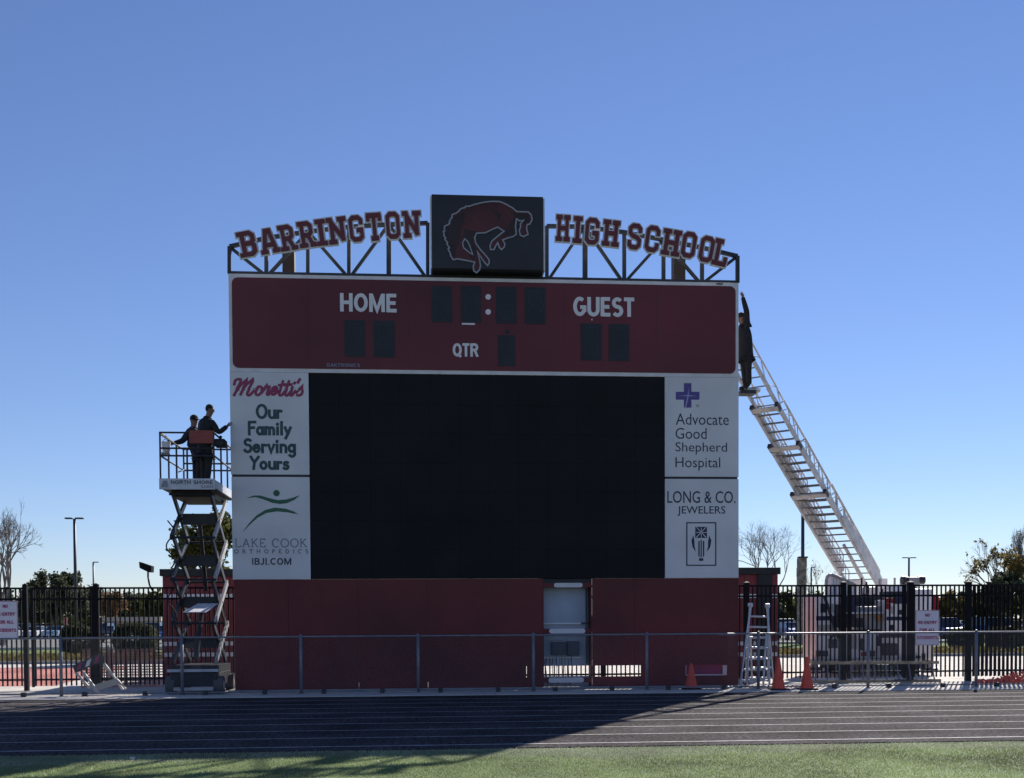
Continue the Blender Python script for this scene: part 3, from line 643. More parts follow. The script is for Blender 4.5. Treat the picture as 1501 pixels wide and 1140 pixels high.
def person(J, label, loc, jacket, trousers, cap=None, group=None):
    """J: joints in world coordinates"""
    P = thing('person', label, 'person', loc, group); V_ = Vector
    hd, nk, ch, pe = J['head'], J['neck'], J['chest'], J['pelvis']; nk = hd+(nk-hd).normalized()*.19
    face = J['face'].normalized(); L = []
    upv = (hd-nk).normalized(); side = face.cross(upv).normalized()
    L.append([(pe, .125, 'pe'), ((pe+ch)/2, .115, 'wa'), (ch, .135, 'ch'), (nk, .06, 'nk'), (hd-upv*.05+face*.015, .085), (hd+upv*.04, .092)])
    for s in ('l', 'r'):
        sh, el, wr = J['sh'+s], J['el'+s], J['wr'+s]; L.append(['ch', (sh, .065), (sh.lerp(el, .5), .052), (el, .042), (el.lerp(wr, .4), .042), (wr, .027, 'w'+s)])
        hdv = (wr-el).normalized(); sd = hdv.cross(V_((0, 1, 0)));
        sd = sd.normalized() if sd.length > .2 else V_((1, 0, 0)); nn = hdv.cross(sd).normalized()
        pm = wr+hdv*.05; L.append(['w'+s, (pm, .032, 'p'+s)])
        for k, (of, ln) in enumerate(((-.03, .075), (-.01, .088), (.011, .082), (.031, .064))):
            b_ = pm+hdv*.035+sd*of; L.append(['p'+s, (b_, .0095), (b_+hdv*ln*.55-nn*.008, .0085), (b_+hdv*ln-nn*.03, .007)])
        L.append(['p'+s, (wr+hdv*.03+nn*.035-sd*.02, .011), (wr+hdv*.07+nn*.055-sd*.028, .009)])
        hp, kn, an = J['hp'+s], J['kn'+s], J['an'+s]; fd = J.get('foot', face)
        L.append(['pe', (hp, .095), (hp.lerp(kn, .5), .078), (kn, .058), (kn.lerp(an, .4), .056), (an, .04), (an+fd*.06-V_((0, 0, .05)), .045), (an+fd*.17-V_((0, 0, .06)), .035)])
    body = skin_mesh('body', *chain(L), 'skin', P)
    hp_ = MB(); hp_.ball(hd+V_((0, 0, 0)), .09, .092, .12, 12, 8)
    hp_.ball(hd+face*.098-upv*.01, .014, .014, .022, 6, 4)
    for k in (-1, 1): hp_.ball(hd+side*.085*k, .014, .02, .03, 6, 4)
    hp_.build('head', 'skin', P, smooth=True)
    fe = MB()
    for k in (-1, 1): fe.ball(hd+face*.084+side*.032*k+upv*.02, .011, .008, .007, 6, 4)
    fe.ball(hd+face*.084-upv*.045, .024, .01, .007, 6, 4); fe.build('facial_features', 'cloth_black', P)
    if cap:
        cp = MB(); cp.ball(hd+upv*.035-face*.005, .102, .108, .098, 12, 8); cp.bar(hd+upv*.06+face*.06, hd+upv*.05+face*.16, .13, .014, upv); cp.build('cap', cap, P, smooth=False)
    else:
        cp = MB(); cp.ball(hd+upv*.03-face*.022, .098, .1, .105, 12, 8); cp.build('hair', 'cloth_black', P, smooth=True)
    Lj = [[(pe-(ch-pe).normalized()*.12, .172, 'hem'), (pe, .170, 'pe'), ((pe+ch)/2, .165, 'wa'), (ch, .182, 'ch'), (nk-upv*.02, .105, 'nk'), (nk+upv*.045, .085)]]
    for s in ('l', 'r'):
        sh, el, wr = J['sh'+s], J['el'+s], J['wr'+s]; Lj.append(['ch', (sh, .09), (sh.lerp(el, .5), .074), (el, .063), (el.lerp(wr, .5), .058), (el.lerp(wr, .97), .046), (el.lerp(wr, 1.05), .044)])
    Lj = [[(it if isinstance(it, str) else (it[0], it[1]*1.17, *it[2:])) for it in c_] for c_ in Lj]; skin_mesh('jacket', *chain(Lj), jacket, P, root=1)
    Lt = [[(pe, .155, 'pe'), (pe+(ch-pe)*.35, .145)]]
    for s in ('l', 'r'):
        hp, kn, an = J['hp'+s], J['kn'+s], J['an'+s]
        Lt.append(['pe', (hp, .108), (hp.lerp(kn, .5), .093), (kn, .074), (kn.lerp(an, .5), .07), (an, .064)])
    Lt = [[(it if isinstance(it, str) else (it[0], it[1]*1.12, *it[2:])) for it in c_] for c_ in Lt]; skin_mesh('trousers', *chain(Lt), trousers, P)
    for s in ('l', 'r'):
        an = J['an'+s]; fd = J.get('foot', face); fd = V_((fd.x, fd.y, 0)).normalized()
        skin_mesh('boot', *chain([[(an+V_((0, 0, .05)), .06), (an-V_((0, 0, .035)), .062, 'a'), (an+fd*.09-V_((0, 0, .05)), .055), (an+fd*.19-V_((0, 0, .06)), .045)]]), 'rubber', P, root=1, lvl=1)
    return P

# ================================================================== SCISSOR LIFT
LX0, LX1 = at(243, 1000, -.7).x, at(327, 1000, -.7).x
LY0, LY1 = -.82, 1.02
SL = thing('scissor_lift', 'raised grey scissor lift with white name board beside the left edge of the scoreboard', 'scissor lift', ((LX0+LX1)/2, .1, .016))
ch_ = MB().box(LX0+.12, LX1-.12, LY0+.06, LY1-.06, .18, .50).build('chassis', 'liftdark', SL, bev=.02)
MB().box(LX0+.06, LX1-.08, LY0, LY0+.06, .52, .58).build('bumper_rail', 'liftwhite', SL)
MB().box(LX0+.2, LX1-.2, LY0-.02, LY0+.06, .10, .17).build('step', 'liftpale', SL)
MB().box(LX0+.12, LX1-.12, LY0+.1, LY1-.1, .503, .66).build('base_tray', 'liftdark', SL)
for x in (LX0, LX1-.2):
    for y in (LY0+.22, LY1-.22):
        wh = MB().tube((x, y, .216), (x+.2, y, .216), .2, .2, 20).build('wheel', 'liftwheel', SL, smooth=False)
        MB().tube((x-.006, y, .216), (x+.206, y, .216), .1, .1, 14).build('hub', 'liftpale', wh)
for k, (dxo) in enumerate((0, 1)):
    pass
lev = [.72, 1.62, 2.6, 3.55, 4.52]
xa, xb = LX0+.16, LX1-.16
for i in range(4):
    z0, z1 = lev[i], lev[i+1]; sh_ = .015
    for (x, m_) in ((xa, 'liftgrey'), (xb, 'liftpale')):  # right outer arms paler: the sunlit side is put into their colour
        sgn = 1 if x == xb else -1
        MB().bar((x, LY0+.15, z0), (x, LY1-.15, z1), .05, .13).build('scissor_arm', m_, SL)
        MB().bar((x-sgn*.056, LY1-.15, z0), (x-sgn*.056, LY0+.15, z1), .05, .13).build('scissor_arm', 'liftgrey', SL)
    for y, z in ((LY0+.15, z1), (LY1-.15, z1), ((LY0+LY1)/2, (z0+z1)/2)):
        MB().tube((xa-.03, y, z), (xb+.03, y, z), .028, .028, 8).build('cross_tube', 'liftdark', SL)
    zm = (z0+z1)/2
    MB().box(xa+.10, xb-.10, .04, .16, zm-.13, zm+.12).build('centre_plate', 'liftdark', SL)
# hydraulic cylinders
MB().tube(((xa+xb)/2, LY0+.3, .8), ((xa+xb)/2+.05, .1, 2.1), .06, .05, 10).build('cylinder', 'liftgrey', SL)
MB().tube(((xa+xb)/2, LY1-.3, 2.4), ((xa+xb)/2, .1, 4.0), .055, .045, 10).build('cylinder', 'liftdark', SL)
# hose loop and loose sheet
for y0_, zc in ((LY0+.2, 2.2), (LY0+.15, 3.4)):
    MB().path([(xa-.02+.09*math.sin(t*.42), y0_, zc-.55+.045*t) for t in range(25)], .016, 6).build('hose', 'rubber', SL, smooth=True)
# deck
DX0, DX1 = at(233.5, 710, -.86).x, at(315.5, 710, -.86).x; DY0, DY1 = -.86, 1.55
zd0, zd1 = at(275, 716.5, -.86).z, at(275, 700.5, -.86).z
MB().box(DX0+.02, DX1-.02, DY0+.02, DY1-.02, zd0+.02, zd0+.09).build('deck', 'liftdark', SL)
MB().box(DX0+.18, DX1-.15, DY0+.35, DY1-.3, zd0-.12, zd0+.018).build('deck_underframe', 'liftdark', SL)
fs = MB().box(DX0, DX1, DY0-.015, DY0+.012, zd0, zd1).build('name_board', 'liftwhite', SL)
a, b, c, d = rc(250, 703.2, 312, 708.5, -.88); sans('NORTH SHORE', a, b, c, d, DY0-.0152, 'printnavy', fs, .09)
a, b, c, d = rc(294, 710.3, 312, 714.3, -.88); sans('SIGN', a, b, c, d, DY0-.0152, 'printgrey', fs, .09)
a, b, c, d = rc(236, 703.5, 247, 713, -.88); MB().prism([(a, c), (b, c), (b-.03, d), (a+.05, d)], DY0-.019, DY0-.0152).build('name_board_emblem', 'printgrey', fs)
for x in (DX0, DX1-.02): MB().box(x, x+.02, DY0+.013, DY1, zd0+.04, zd0+.22).build('toe_board', 'liftwhite', SL)
MB().box(DX0, DX1, DY1-.02, DY1, zd0+.04, zd0+.22).build('toe_board', 'liftdark', SL)
ztop = at(275, 633, -.86).z; zmid = at(275, 656, -.86).z; zm2 = at(275, 667, -.86).z
def rail(p, q, r=.021, m_='liftgrey'): MB().tube(p, q, r, r, 8).build('guard_rail', m_, SL)
for y in (DY0+.02, DY1-.02):
    for z in (ztop, zmid, zm2): rail((DX0+.02, y, z), (DX1-.02, y, z))
    for f_ in (.02, .31, .5, .98):
        x = DX0+(DX1-DX0)*f_; rail((x, y, zd1-.02), (x, y, ztop if f_ in (.02, .98) else zmid))
for x in (DX0+.02, DX1-.02):
    for z in (ztop, (ztop+zd1)/2): rail((x, DY0+.02, z), (x, DY1-.02, z))
    for f_ in (.35, .68): y = DY0+(DY1-DY0)*f_; rail((x, y, zd1-.02), (x, y, ztop))
rail((DX0+.02, DY0+.02, ztop-.03), (DX0+.42, DY0+.5, zmid+.05), .018)
rail((DX0+.05, DY1-.1, zm2), (DX0+.4, DY0+.1, zm2-.35), .014); 
cbx = thing('control_box', 'black control box clipped to the right rail of the lift platform', 'control box', (DX1-.02, -.3, ztop-.1))
MB().bbox(DX1-.1, DX1+.16, -.42, -.2, ztop-.24, ztop-.06, .03).build('housing', 'rubber', cbx); MB().tube((DX1+.02, -.32, ztop-.06), (DX1+.04, -.32, ztop+.02), .03, .035, 10).build('joystick', 'rubber', cbx)
MB().box(DX1-.06, DX1+.1, -.428, -.421, ztop-.2, ztop-.12).build('panel', 'liftgrey', cbx)
a, b, c, d = rc(278, 630.5, 312.5, 649, -.92)
ob = thing('toolbox', 'orange red box hung on the front rail of the lift', 'box', ((a+b)/2, -.9, c))
MB().bbox(a, b, -.98, -.885, c, d, .012).build('box_body', 'orange', ob); MB().box(a-.005, b+.005, -.985, -.982, (c+d)/2+.02, (c+d)/2+.045).build('band', 'lensred', ob)
a, b, c, d = rc(237, 647, 250, 661, -.7)
bk = thing('bucket', 'pale white pail hanging at the left corner of the lift platform', 'bucket', ((a+b)/2, -.7, c))
MB().tube(((a+b)/2, -.7, c), ((a+b)/2, -.7, d), (b-a)*.40, (b-a)*.52, 14).build('pail', 'bldwhite', bk); MB().path([(a, -.7, d-.02), ((a+b)/2-.03, -.7, d+.07), (b, -.7, d-.02)], .006).build('handle', 'liftgrey', bk)
rg = MB()
for k in range(10): q_ = Vector((a+R.uniform(0, .18), -.72, c-.02)); rg.bar(q_, q_+Vector((R.uniform(-.05, .05), -.02, -R.uniform(.04, .1))), .05, .012)
rg.build('rag', 'concrete_d', bk)
a, b, c, d = rc(272, 882, 318, 896, -.3)
pb = thing('pale_sheet', 'pale flat board lying tilted across the middle of the scissor stack', 'board', ((a+b)/2, -.3, c))
MB().add([(a, -.55, c), (a+.5, -.55, c), (b, .15, d+.02), (b-.46, .15, d+.02), (a, -.55, c-.015), (a+.5, -.55, c-.015), (b, .15, d+.005), (b-.46, .15, d+.005)], [(0, 1, 2, 3), (7, 6, 5, 4), (0, 4, 5, 1), (1, 5, 6, 2), (2, 6, 7, 3), (3, 7, 4, 0)]).build('sheet_board', 'bldwhite', pb)
dz = zd0+.09
def J_(d, Y, loc0=None): return {k: (at(v[0], v[1], Y+(v[2] if len(v) > 2 else 0))) for k, v in d.items()}
YAp = -.1
j = J_(dict(head=(308,600), neck=(304.5,612), chest=(302,626), pelvis=(301.5,658), shl=(296,620,.12), ell=(293,639,.2), wrl=(304,650,-.05), shr=(311,620,-.12), elr=(321,633.5,-.15), wrr=(332,624.5,-.1),
            hpl=(299,664,.1), knl=(299,680,.1), anl=(298,697,.1), hpr=(306,664,-.08), knr=(306,680,-.08), anr=(303,697,-.08)), YAp)
for k in ('anl', 'anr'): j[k].z = dz+.1
j['face'] = Vector((1, -.1, -.12)); j['foot'] = Vector((1, -.3, 0))
person(j, 'tall worker in dark clothes on the lift reaching right towards the scoreboard', (j['pelvis'].x, YAp, dz), 'cloth_black', 'cloth_grey')
YB = .45
j = J_(dict(head=(284.5,615), neck=(283.5,625), chest=(285,638), pelvis=(292,662), shl=(277,632,-.1), ell=(268,645.5,-.15), wrl=(256,648.5,-.3), shr=(291,634,.12), elr=(297,646,.2), wrr=(305,652,.0),
            hpl=(289,667,.1), knl=(287,682,.1), anl=(287,698,.1), hpr=(294,667,-.08), knr=(292,682,-.08), anr=(291,698,-.08)), YB)
for k in ('anl', 'anr'): j[k].z = dz+.1
j['face'] = Vector((.75, -.55, -.3)); j['foot'] = Vector((.6, -.7, 0))
person(j, 'shorter worker in cap on the lift leaning over to the left rail', (j['pelvis'].x, YB, dz), 'cloth_navy', 'cloth_grey', 'cloth_black')

# ================================================================== FIRE TRUCK + LADDER
TY = 4.4
TR = thing('ladder_truck', 'white ladder fire truck parked behind the black fence with its ladder raised to the scoreboard', 'fire truck', (at(1280, 990, TY+4).x, TY+4, .006))
def tb(name, x0, y0, x1, y1, Yf, Yb, m_, b=0., par=None):
    a_, b_, c_, d_ = rc(x0, y0, x1, y1, Yf); return MB().box(a_, b_, Yf, Yb, c_, d_).build(name, m_, par or TR, bev=b)
cl_ = tb('rear_locker', 1196, 872, 1240, 966, TY, TY+1.1, 'truckwhite', .03)
tb('stripe', 1196.5, 902, 1239.5, 908.5, TY-.004, TY-.002, 'navy', par=cl_)
cr_ = tb('rear_locker', 1299, 878, 1333, 966, TY, TY+1.1, 'truckwhite', .03); tb('stripe', 1299.5, 903, 1332.5, 908.5, TY-.004, TY-.002, 'navy', par=cr_)
c3 = tb('side_locker', 1336, 862, 1368, 966, TY+.3, TY+1.1, 'truckwhite', .03); tb('stripe', 1336.5, 903, 1367, 908, TY+.296, TY+.298, 'navy', par=c3)
tb('rear_panel', 1241, 925, 1298, 964, TY+.12, TY+1.1, 'truckwhite', .01)
tb('recess', 1241, 872, 1298, 924, TY+.9, TY+1.1, 'trucktan')
tb('pedestal', 1256, 888, 1296, 922, TY+.3, TY+.88, 'trucktan', .02)
tb('control_board', 1226, 905, 1266, 919, TY-.12, TY-.05, 'truckdark')
tb('coat_rack', 1241, 872, 1253, 905, TY+.2, TY+.5, 'navy')
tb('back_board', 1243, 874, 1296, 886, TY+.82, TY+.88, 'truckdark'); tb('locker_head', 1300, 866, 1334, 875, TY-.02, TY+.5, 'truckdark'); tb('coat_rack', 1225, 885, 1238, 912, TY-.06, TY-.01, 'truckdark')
tb('deck_plate', 1241, 896, 1299, 899, TY+.1, TY+.85, 'white')
tb('grab_bar', 1247, 923, 1280, 927, TY-.08, TY-.02, 'truckdark')
tb('grab_bar', 1288, 927, 1323, 934, TY-.08, TY-.02, 'truckdark', .03)
tb('light_panel', 1313, 870, 1331, 884, TY-.06, TY-.01, 'navy'); tb('tail_lamp', 1298.5, 876, 1311, 883, TY-.05, TY-.01, 'lensred'); tb('tail_lamp', 1298.5, 884, 1305, 892, TY-.05, TY-.01, 'lensred')
tb('tail_lamp', 1368.5, 872, 1376, 893, TY+.3, TY+.5, 'lensred')
tb('amber_lamp', 1286, 901, 1291, 909, TY+.2, TY+.28, 'lensamber')
tb('valve_plate', 1215, 936, 1228, 949, TY-.05, TY-.01, 'baydark'); tb('step_plate', 1199, 953, 1214, 961, TY-.2, TY-.01, 'truckdark')
tb('outlet_box', 1294, 942, 1316, 960, TY-.12, TY-.01, 'truckdark', .03); tb('label_plate', 1262, 955, 1270, 961, TY+.1, TY+.118, 'lensred')
tb('hose_valve', 1262, 935, 1267, 952, TY+.02, TY+.11, 'truckdark'); tb('hatch_plate', 1272, 953, 1283, 961, TY+.02, TY+.11, 'truckdark')
tb('bumper', 1192, 965, 1352, 972, TY-.25, TY+.3, 'trucktan', .02)
tb('sign_bracket_post', 1338, 948, 1342, 972, TY-.1, TY-.05, 'bldwhite')
mb = MB(); a_, b_ = at(1208, 872, TY-.1), at(1229, 935, TY-.1); mb.bar(a_, b_, .07, .05, (0, 1, 0)); mb.build('brace', 'truckdark', TR)
mb = MB(); mb.bar(at(1215, 938, TY-.1), at(1226, 925, TY-.1), .05, .04, (0, 1, 0)); mb.bar(at(1226, 927, TY-.12), at(1237, 938, TY-.12), .05, .04, (0, 1, 0)); mb.build('folding_step', 'truckdark', TR)
for i_, (x0_, y0_, x1_, y1_, m_) in enumerate(((1203,884,1211,897,'truckdark'),(1215,884,1222,897,'trucktan'),(1200,915,1222,931,'trucktan'),(1304,915,1311,923,'truckdark'),(1317,893,1328,900,'truckdark'),(1304,888,1312,899,'trucktan'),(1343,915,1361,931,'trucktan'),(1246,930,1256,950,'trucktan'),(1285,932,1292,946,'truckdark'))):
    tb('hatch', x0_, y0_, x1_, y1_, TY-.018, TY-.003, m_) if x1_ < 1241 or 1299 < x0_ < 1334 else tb('hatch', x0_, y0_, x1_, y1_, TY+(.1 if x0_ < 1300 else .28), TY+(.118 if x0_ < 1300 else .298), m_)
for x_, y0_, y1_ in ((1263,846,872),(1270,852,874),(1284,858,884),(1293,862,890)): p_, q_ = at(x_, y0_, TY+1.3), at(x_, y1_, TY+1.3); MB().tube(p_, q_, .03, .03, 8).build('hand_post', 'truckdark', TR)
hz_ = MB(); hz_.path([at(1246+8*math.sin(k*.8), 874+k*3.2, TY+.45) for k in range(12)], .035, 6); hz_.build('hose', 'navy', TR, smooth=True)
# body behind, cab, wheels: the truck stands at an angle to the board, nose away to the right
TROT = Matrix.Rotation(math.radians(-22), 3, 'Z'); TPV = Vector((at(1284, 900, TY+1).x, TY+1, 0))
_bld = MB.build
def build_rot(self, *a_, **k_):
    self.v = [tuple(TPV+TROT @ (Vector(q)-TPV)) for q in self.v]; return _bld(self, *a_, **k_)
MB.build = build_rot
bx0, bx1 = at(1206, 900, TY+1).x, at(1352, 900, TY+1).x
MB().box(bx0+.05, bx1-.05, TY+3.02, TY+6.5, .55, 2.1).build('truck_body', 'truckwhite', TR, bev=.03)
cabz = at(1340, 868, TY+7).z
cb = MB().box(bx0+.35, bx1-.3, TY+6.6, TY+9.2, .6, 2.75).build('cab', 'truckwhite', TR, bev=.08)
MB().box(bx0+.5, bx1-.45, TY+6.585, TY+6.595, 1.7, 2.5).build('cab_window', 'glass', cb)
MB().box(bx0+.2, bx1-.2, TY+.4, TY+9, .45, .56).build('frame_rail', 'truckdark', TR)
for x in (bx0+.15, bx0+.5, bx1-.85, bx1-.5):
    for y in (TY+1.6, TY+7.6):
        wh = MB().tube((x, y, .51), (x+.3, y, .51), .5, .5, 24).build('wheel', 'tyre', TR); MB().tube((x-.005, y, .51), (x+.305, y, .51), .27, .27, 14).build('rim', 'rim', wh)
for x in (bx0+.02, bx0+1.2, bx1-.45): MB().box(x, x+.4, TY+.75, TY+.8, .18, .62).build('mud_flap', 'truckdark', TR)
for x in (bx0-.35, bx1+.1):
    o = MB().box(x, x+.22, TY+3.2, TY+3.5, .1, .9).build('outrigger', 'trucktan', TR); MB().box(x-.12, x+.34, TY+3.05, TY+3.65, .006, .1).build('outrigger_foot', 'truckdark', o)
MB.build = _bld
# curved hose rack with pale slats, light bar, small posts
rk = [(1211,880),(1211.5,848),(1214,842.5),(1219,841.5),(1226,844),(1241,850.5),(1254,856.5)]
mb = MB(); mb.path([at(x, y, TY+.4) for x, y in rk], .045, 8); mb.build('hose_rack', 'trucktan', TR, smooth=True)
for k in range(9):
    x = 1219+k*4.3; y = 843+max(0, x-1224)*.46; a_, b_ = at(x, y, TY+.5), at(x, 872, TY+.5)
    MB().box(a_.x-.035, a_.x+.035, TY+.45, TY+.9, b_.z, a_.z).build('rack_slat', 'truckwhite', TR)
lbx = tb('roof_reel', 1327, 845, 1349, 856, TY+1.2, TY+1.6, 'trucktan', .02)
for x in (1326, 1350):
    p = at(x, 849.5, TY+1.3); MB().tube((p.x-.09, TY+1.3, p.z), (p.x+.09, TY+1.3, p.z), .12, .12, 12).build('spot_lamp', 'truckdark', TR)
tb('reel_mount', 1333, 856, 1345, 864, TY+1.2, TY+1.6, 'trucktan')
tb('roof_box', 1305, 858, 1330, 872, TY+1.2, TY+2.2, 'truckwhite', .02); tb('antenna', 1311, 846, 1313, 858, TY+1.5, TY+1.56, 'trucktan')
# turntable + ladder
YBs = 8.0
Pb = at(1291, 850, YBs); Pt = at(1101, 511, 1.30)
ax = (Pt-Pb); LEN = ax.length; ax.normalize(); hl = Vector((ax.x, ax.y, 0)).normalized(); lat = Vector((hl.y, -hl.x, 0))
if lat.x > 0: lat = -lat                       # lat points to the ladder's left chord
nrm = ax.cross(lat).normalized(); nrm = nrm if nrm.z > 0 else -nrm
tt = MB(); cpx = Pb+lat*.45; tt.tube((cpx.x, cpx.y, 1.9), (cpx.x, cpx.y, 2.2), .75, .75, 20); tt.build('turntable', 'trucktan', TR)
for s in (0, 1):
    q = Pb+lat*(.02+.86*s); MB().box(q.x-.09, q.x+.09, q.y-.35, q.y+.1, 2.2, q.z+.05).build('ladder_pedestal', 'truckwhite', TR)
MB().tube(cpx+Vector((0, -.4, -.5)), Pb+ax*2.2+lat*.45-nrm*.1, .07, .05, 10).build('lift_ram', 'alu2', TR)
secs = [(0.0, .47, 1.0, -.24, .46), (.08, .66, .84, -.10, .40), (.26, .80, .72, .02, .36), (.42, 1.0, .62, .10, .34)]
for si, (t0, t1, wd, lift, hh) in enumerate(secs):
    cen = lat*.5; L0 = Pb+cen+nrm*lift; 
    s0, s1 = t0*LEN, t1*LEN
    for sg in (-1, 1):
        c0 = L0+lat*(sg*wd/2); 
        MB().bar(c0+ax*s0, c0+ax*s1, .06, .10+.03*(3-si), nrm).build('base_chord', 'alu2', TR)
        top0 = c0+nrm*hh
        MB().tube(top0+ax*(s0+.25), top0+ax*(s1-.25), .024, .024, 6).build('hand_rail', 'alu2', TR)
        MB().tube(c0+ax*s0, top0+ax*(s0+.25), .018, .018, 6).build('rail_end', 'alu2', TR)
        MB().tube(c0+ax*s1, top0+ax*(s1-.25), .018, .018, 6).build('rail_end', 'alu2', TR)
        if True:
            n = int((s1-s0)/(.72 if si != 3 else 1.1)); lc = MB()
            for k in range(n):
                u0, u1 = s0+.25+(s1-s0-.5)*k/n, s0+.25+(s1-s0-.5)*(k+1)/n; um = (u0+u1)/2
                lc.tube(c0+ax*u0, top0+ax*um, .016, .016, 5); lc.tube(c0+ax*u1, top0+ax*um, .012, .012, 5)
            lc.build('lattice', 'alu2', TR)
    r0 = s0+.1
    while r0 < s1-.05:
        c0 = L0+ax*r0; MB().tube(c0-lat*wd/2, c0+lat*wd/2, .019, .019, 6).build('rung', 'rung', TR); r0 += .356
    if si < 3:
        c0 = L0+ax*(s1-.05)-nrm*.07
        MB().bar(c0-lat*(wd/2+.03), c0+lat*(wd/2+.03), .16, .04, nrm).build('collar', 'alu2', TR)
        for sg in (-1, 1): MB().bar(c0+lat*(sg*(wd/2-.0))-ax*.12+nrm*.05, c0+lat*(sg*(wd/2-.0))+ax*.14+nrm*.05, .09, .12, nrm).build('slide_pad', 'truckdark', TR)
# solid gusset plate on the near side of the base section
c0 = Pb+lat*.5-lat*.53; n_ = nrm
q = [c0-ax*.35-n_*.34, c0+ax*3.8-n_*.28, c0+ax*3.6+n_*.02, c0+ax*.9+n_*.16, c0-ax*.3+n_*.02]
o_ = lat*-.02
MB().add(q+[p+o_ for p in q], [(4, 3, 2, 1, 0), (5, 6, 7, 8, 9)]+[(i, (i+1) % 5, (i+1) % 5+5, i+5) for i in range(5)]).build('gusset_plate', 'alu2', TR)
# tip: nozzle, lamp and folding step
tp = Pb+lat*.19+nrm*.1+ax*LEN
mb = MB(); mb.tube(tp+nrm*.05, tp+nrm*.05+ax*.18, .07, .09, 10); mb.ball(tp+nrm*.2-ax*.1, .11, .11, .13); mb.build('tip_lamp', 'alu2', TR, smooth=True)
stp = at(1095, 573, 1.25)
MB().box(stp.x-.22, stp.x+.18, 1.05, 1.4, stp.z-.09, stp.z).build('folding_foot_step', 'truckdark', TR)
MB().bar(stp+Vector((-.1, 0, .03)), stp+Vector((.3, 0, .0)), .3, .05).build('step_bracket', 'alu2', TR)
YC = 1.15
j = J_(dict(head=(1086.5,466), neck=(1089,479), chest=(1092,491), pelvis=(1093,519), shl=(1086,486,.18), ell=(1078,500,.2), wrl=(1076,484,.1), shr=(1094.5,482,-.1), elr=(1094.5,457,-.12), wrr=(1089,437,-.1),
            hpl=(1090,524,.1), knl=(1091,542,.1), anl=(1093,564,.1), hpr=(1096.5,524,-.1), knr=(1097,542,-.1), anr=(1098,563,-.1)), YC)
for k in ('anl', 'anr'): j[k].z = stp.z+.1
j['face'] = Vector((-1, -.2, .25)); j['foot'] = Vector((-.9, -.3, 0))
person(j, 'worker in black standing on the ladder tip and reaching up beside the scoreboard', (j['pelvis'].x, YC, stp.z), 'cloth_black', 'cloth_black', 'cloth_black')

# ================================================================== IRON FENCE
FY = 1.25
FZT, FZ2, FZB, FZP = 2.50, 2.24, .30, .13
pm = bpy.data.meshes.new('picket'); _p = MB().box(-.016, .016, -.016, .016, 0, FZT-.02-FZP)
pm.from_pydata(_p.v, [], _p.f); pm.materials.append(MT['pickblack'])
def fence(x0, x1, label, Y=FY, name='iron_fence', cat='fence', sp=.112, posts=(), frame=False, group=None, pw=.1, pmesh=None):
    r = thing(name, label, cat, ((x0+x1)/2, Y, 0.006), group)
    for z, h in ((FZT, .045), (FZ2, .045), (FZB, .045)): MB().box(x0, x1, Y-.022, Y+.022, z-h, z).build('rail', 'pickblack', r)
    n = max(1, int((x1-x0)/sp))
    for k in range(n):
        x = x0+(x1-x0)*(k+.5)/n; o = bpy.data.objects.new('picket', pmesh or pm); COL.objects.link(o); o.parent = r; o.location = (x-r.location.x, 0, FZP-.006)
    for x in posts:
        p = MB().box(x-pw/2, x+pw/2, Y-pw/2, Y+pw/2, 0.0, FZT+.06).build('post', 'pickblack', r)
        MB().add([(x-pw/2-.01, Y-pw/2-.01, FZT+.061), (x+pw/2+.01, Y-pw/2-.01, FZT+.061), (x+pw/2+.01, Y+pw/2+.01, FZT+.061), (x-pw/2-.01, Y+pw/2+.01, FZT+.061), (x, Y, FZT+.1)], [(0, 1, 4), (1, 2, 4), (2, 3, 4), (3, 0, 4), (3, 2, 1, 0)]).build('post_cap', 'pickblack', p)
    if frame:
        for x in (x0, x1): MB().box(x-.03, x+.03, Y-.03, Y+.03, FZP-.03, FZT+.004).build('gate_stile', 'pickblack', r)
    return r
pm2 = bpy.data.meshes.new('picket'); _p = MB().box(-.027, .027, -.012, .012, 0, FZT-.02-FZP)
pm2.from_pydata(_p.v, [], _p.f); pm2.materials.append(MT['pickblack'])
def FX(px, Y=FY): return at(px, 930, Y).x
e_ = .052
fence(-24, FX(38)-e_, 'black iron fence run at the far left behind the left warning sign', posts=(FX(38)-.0,))
fence(FX(48), FX(137), 'narrow black picket gate left of the security floodlight', name='iron_gate', cat='gate', frame=True)
ps = [FX(142)]+[FX(142)+k*2.38 for k in (1.72, 2.7, 3.7, 4.7)]+[FX(1093)]
fence(FX(142)+e_, FX(1236)-e_, 'long black iron fence passing behind the scoreboard', posts=[FX(142), -5.2, -2.8, -.4, 2.9, 5.0, FX(1094), FX(1236)], pw=.12)
fence(FX(1244), FX(1326), 'black picket gate standing in front of the ladder truck', name='iron_gate', cat='gate', frame=True)
fence(FX(1334)+e_, FX(1418)-e_, 'short black iron fence panel carrying the right warning sign', posts=[FX(1334), FX(1419)], pw=.13)
fence(FX(1419)+.08, 17, 'black iron fence run at the far right edge')
fence(FX(1419)+.12, 19, 'black sliding gate leaf standing just behind the far right fence', Y=FY+.22, name='sliding_gate', cat='gate', sp=.112, frame=True, pmesh=pm2)

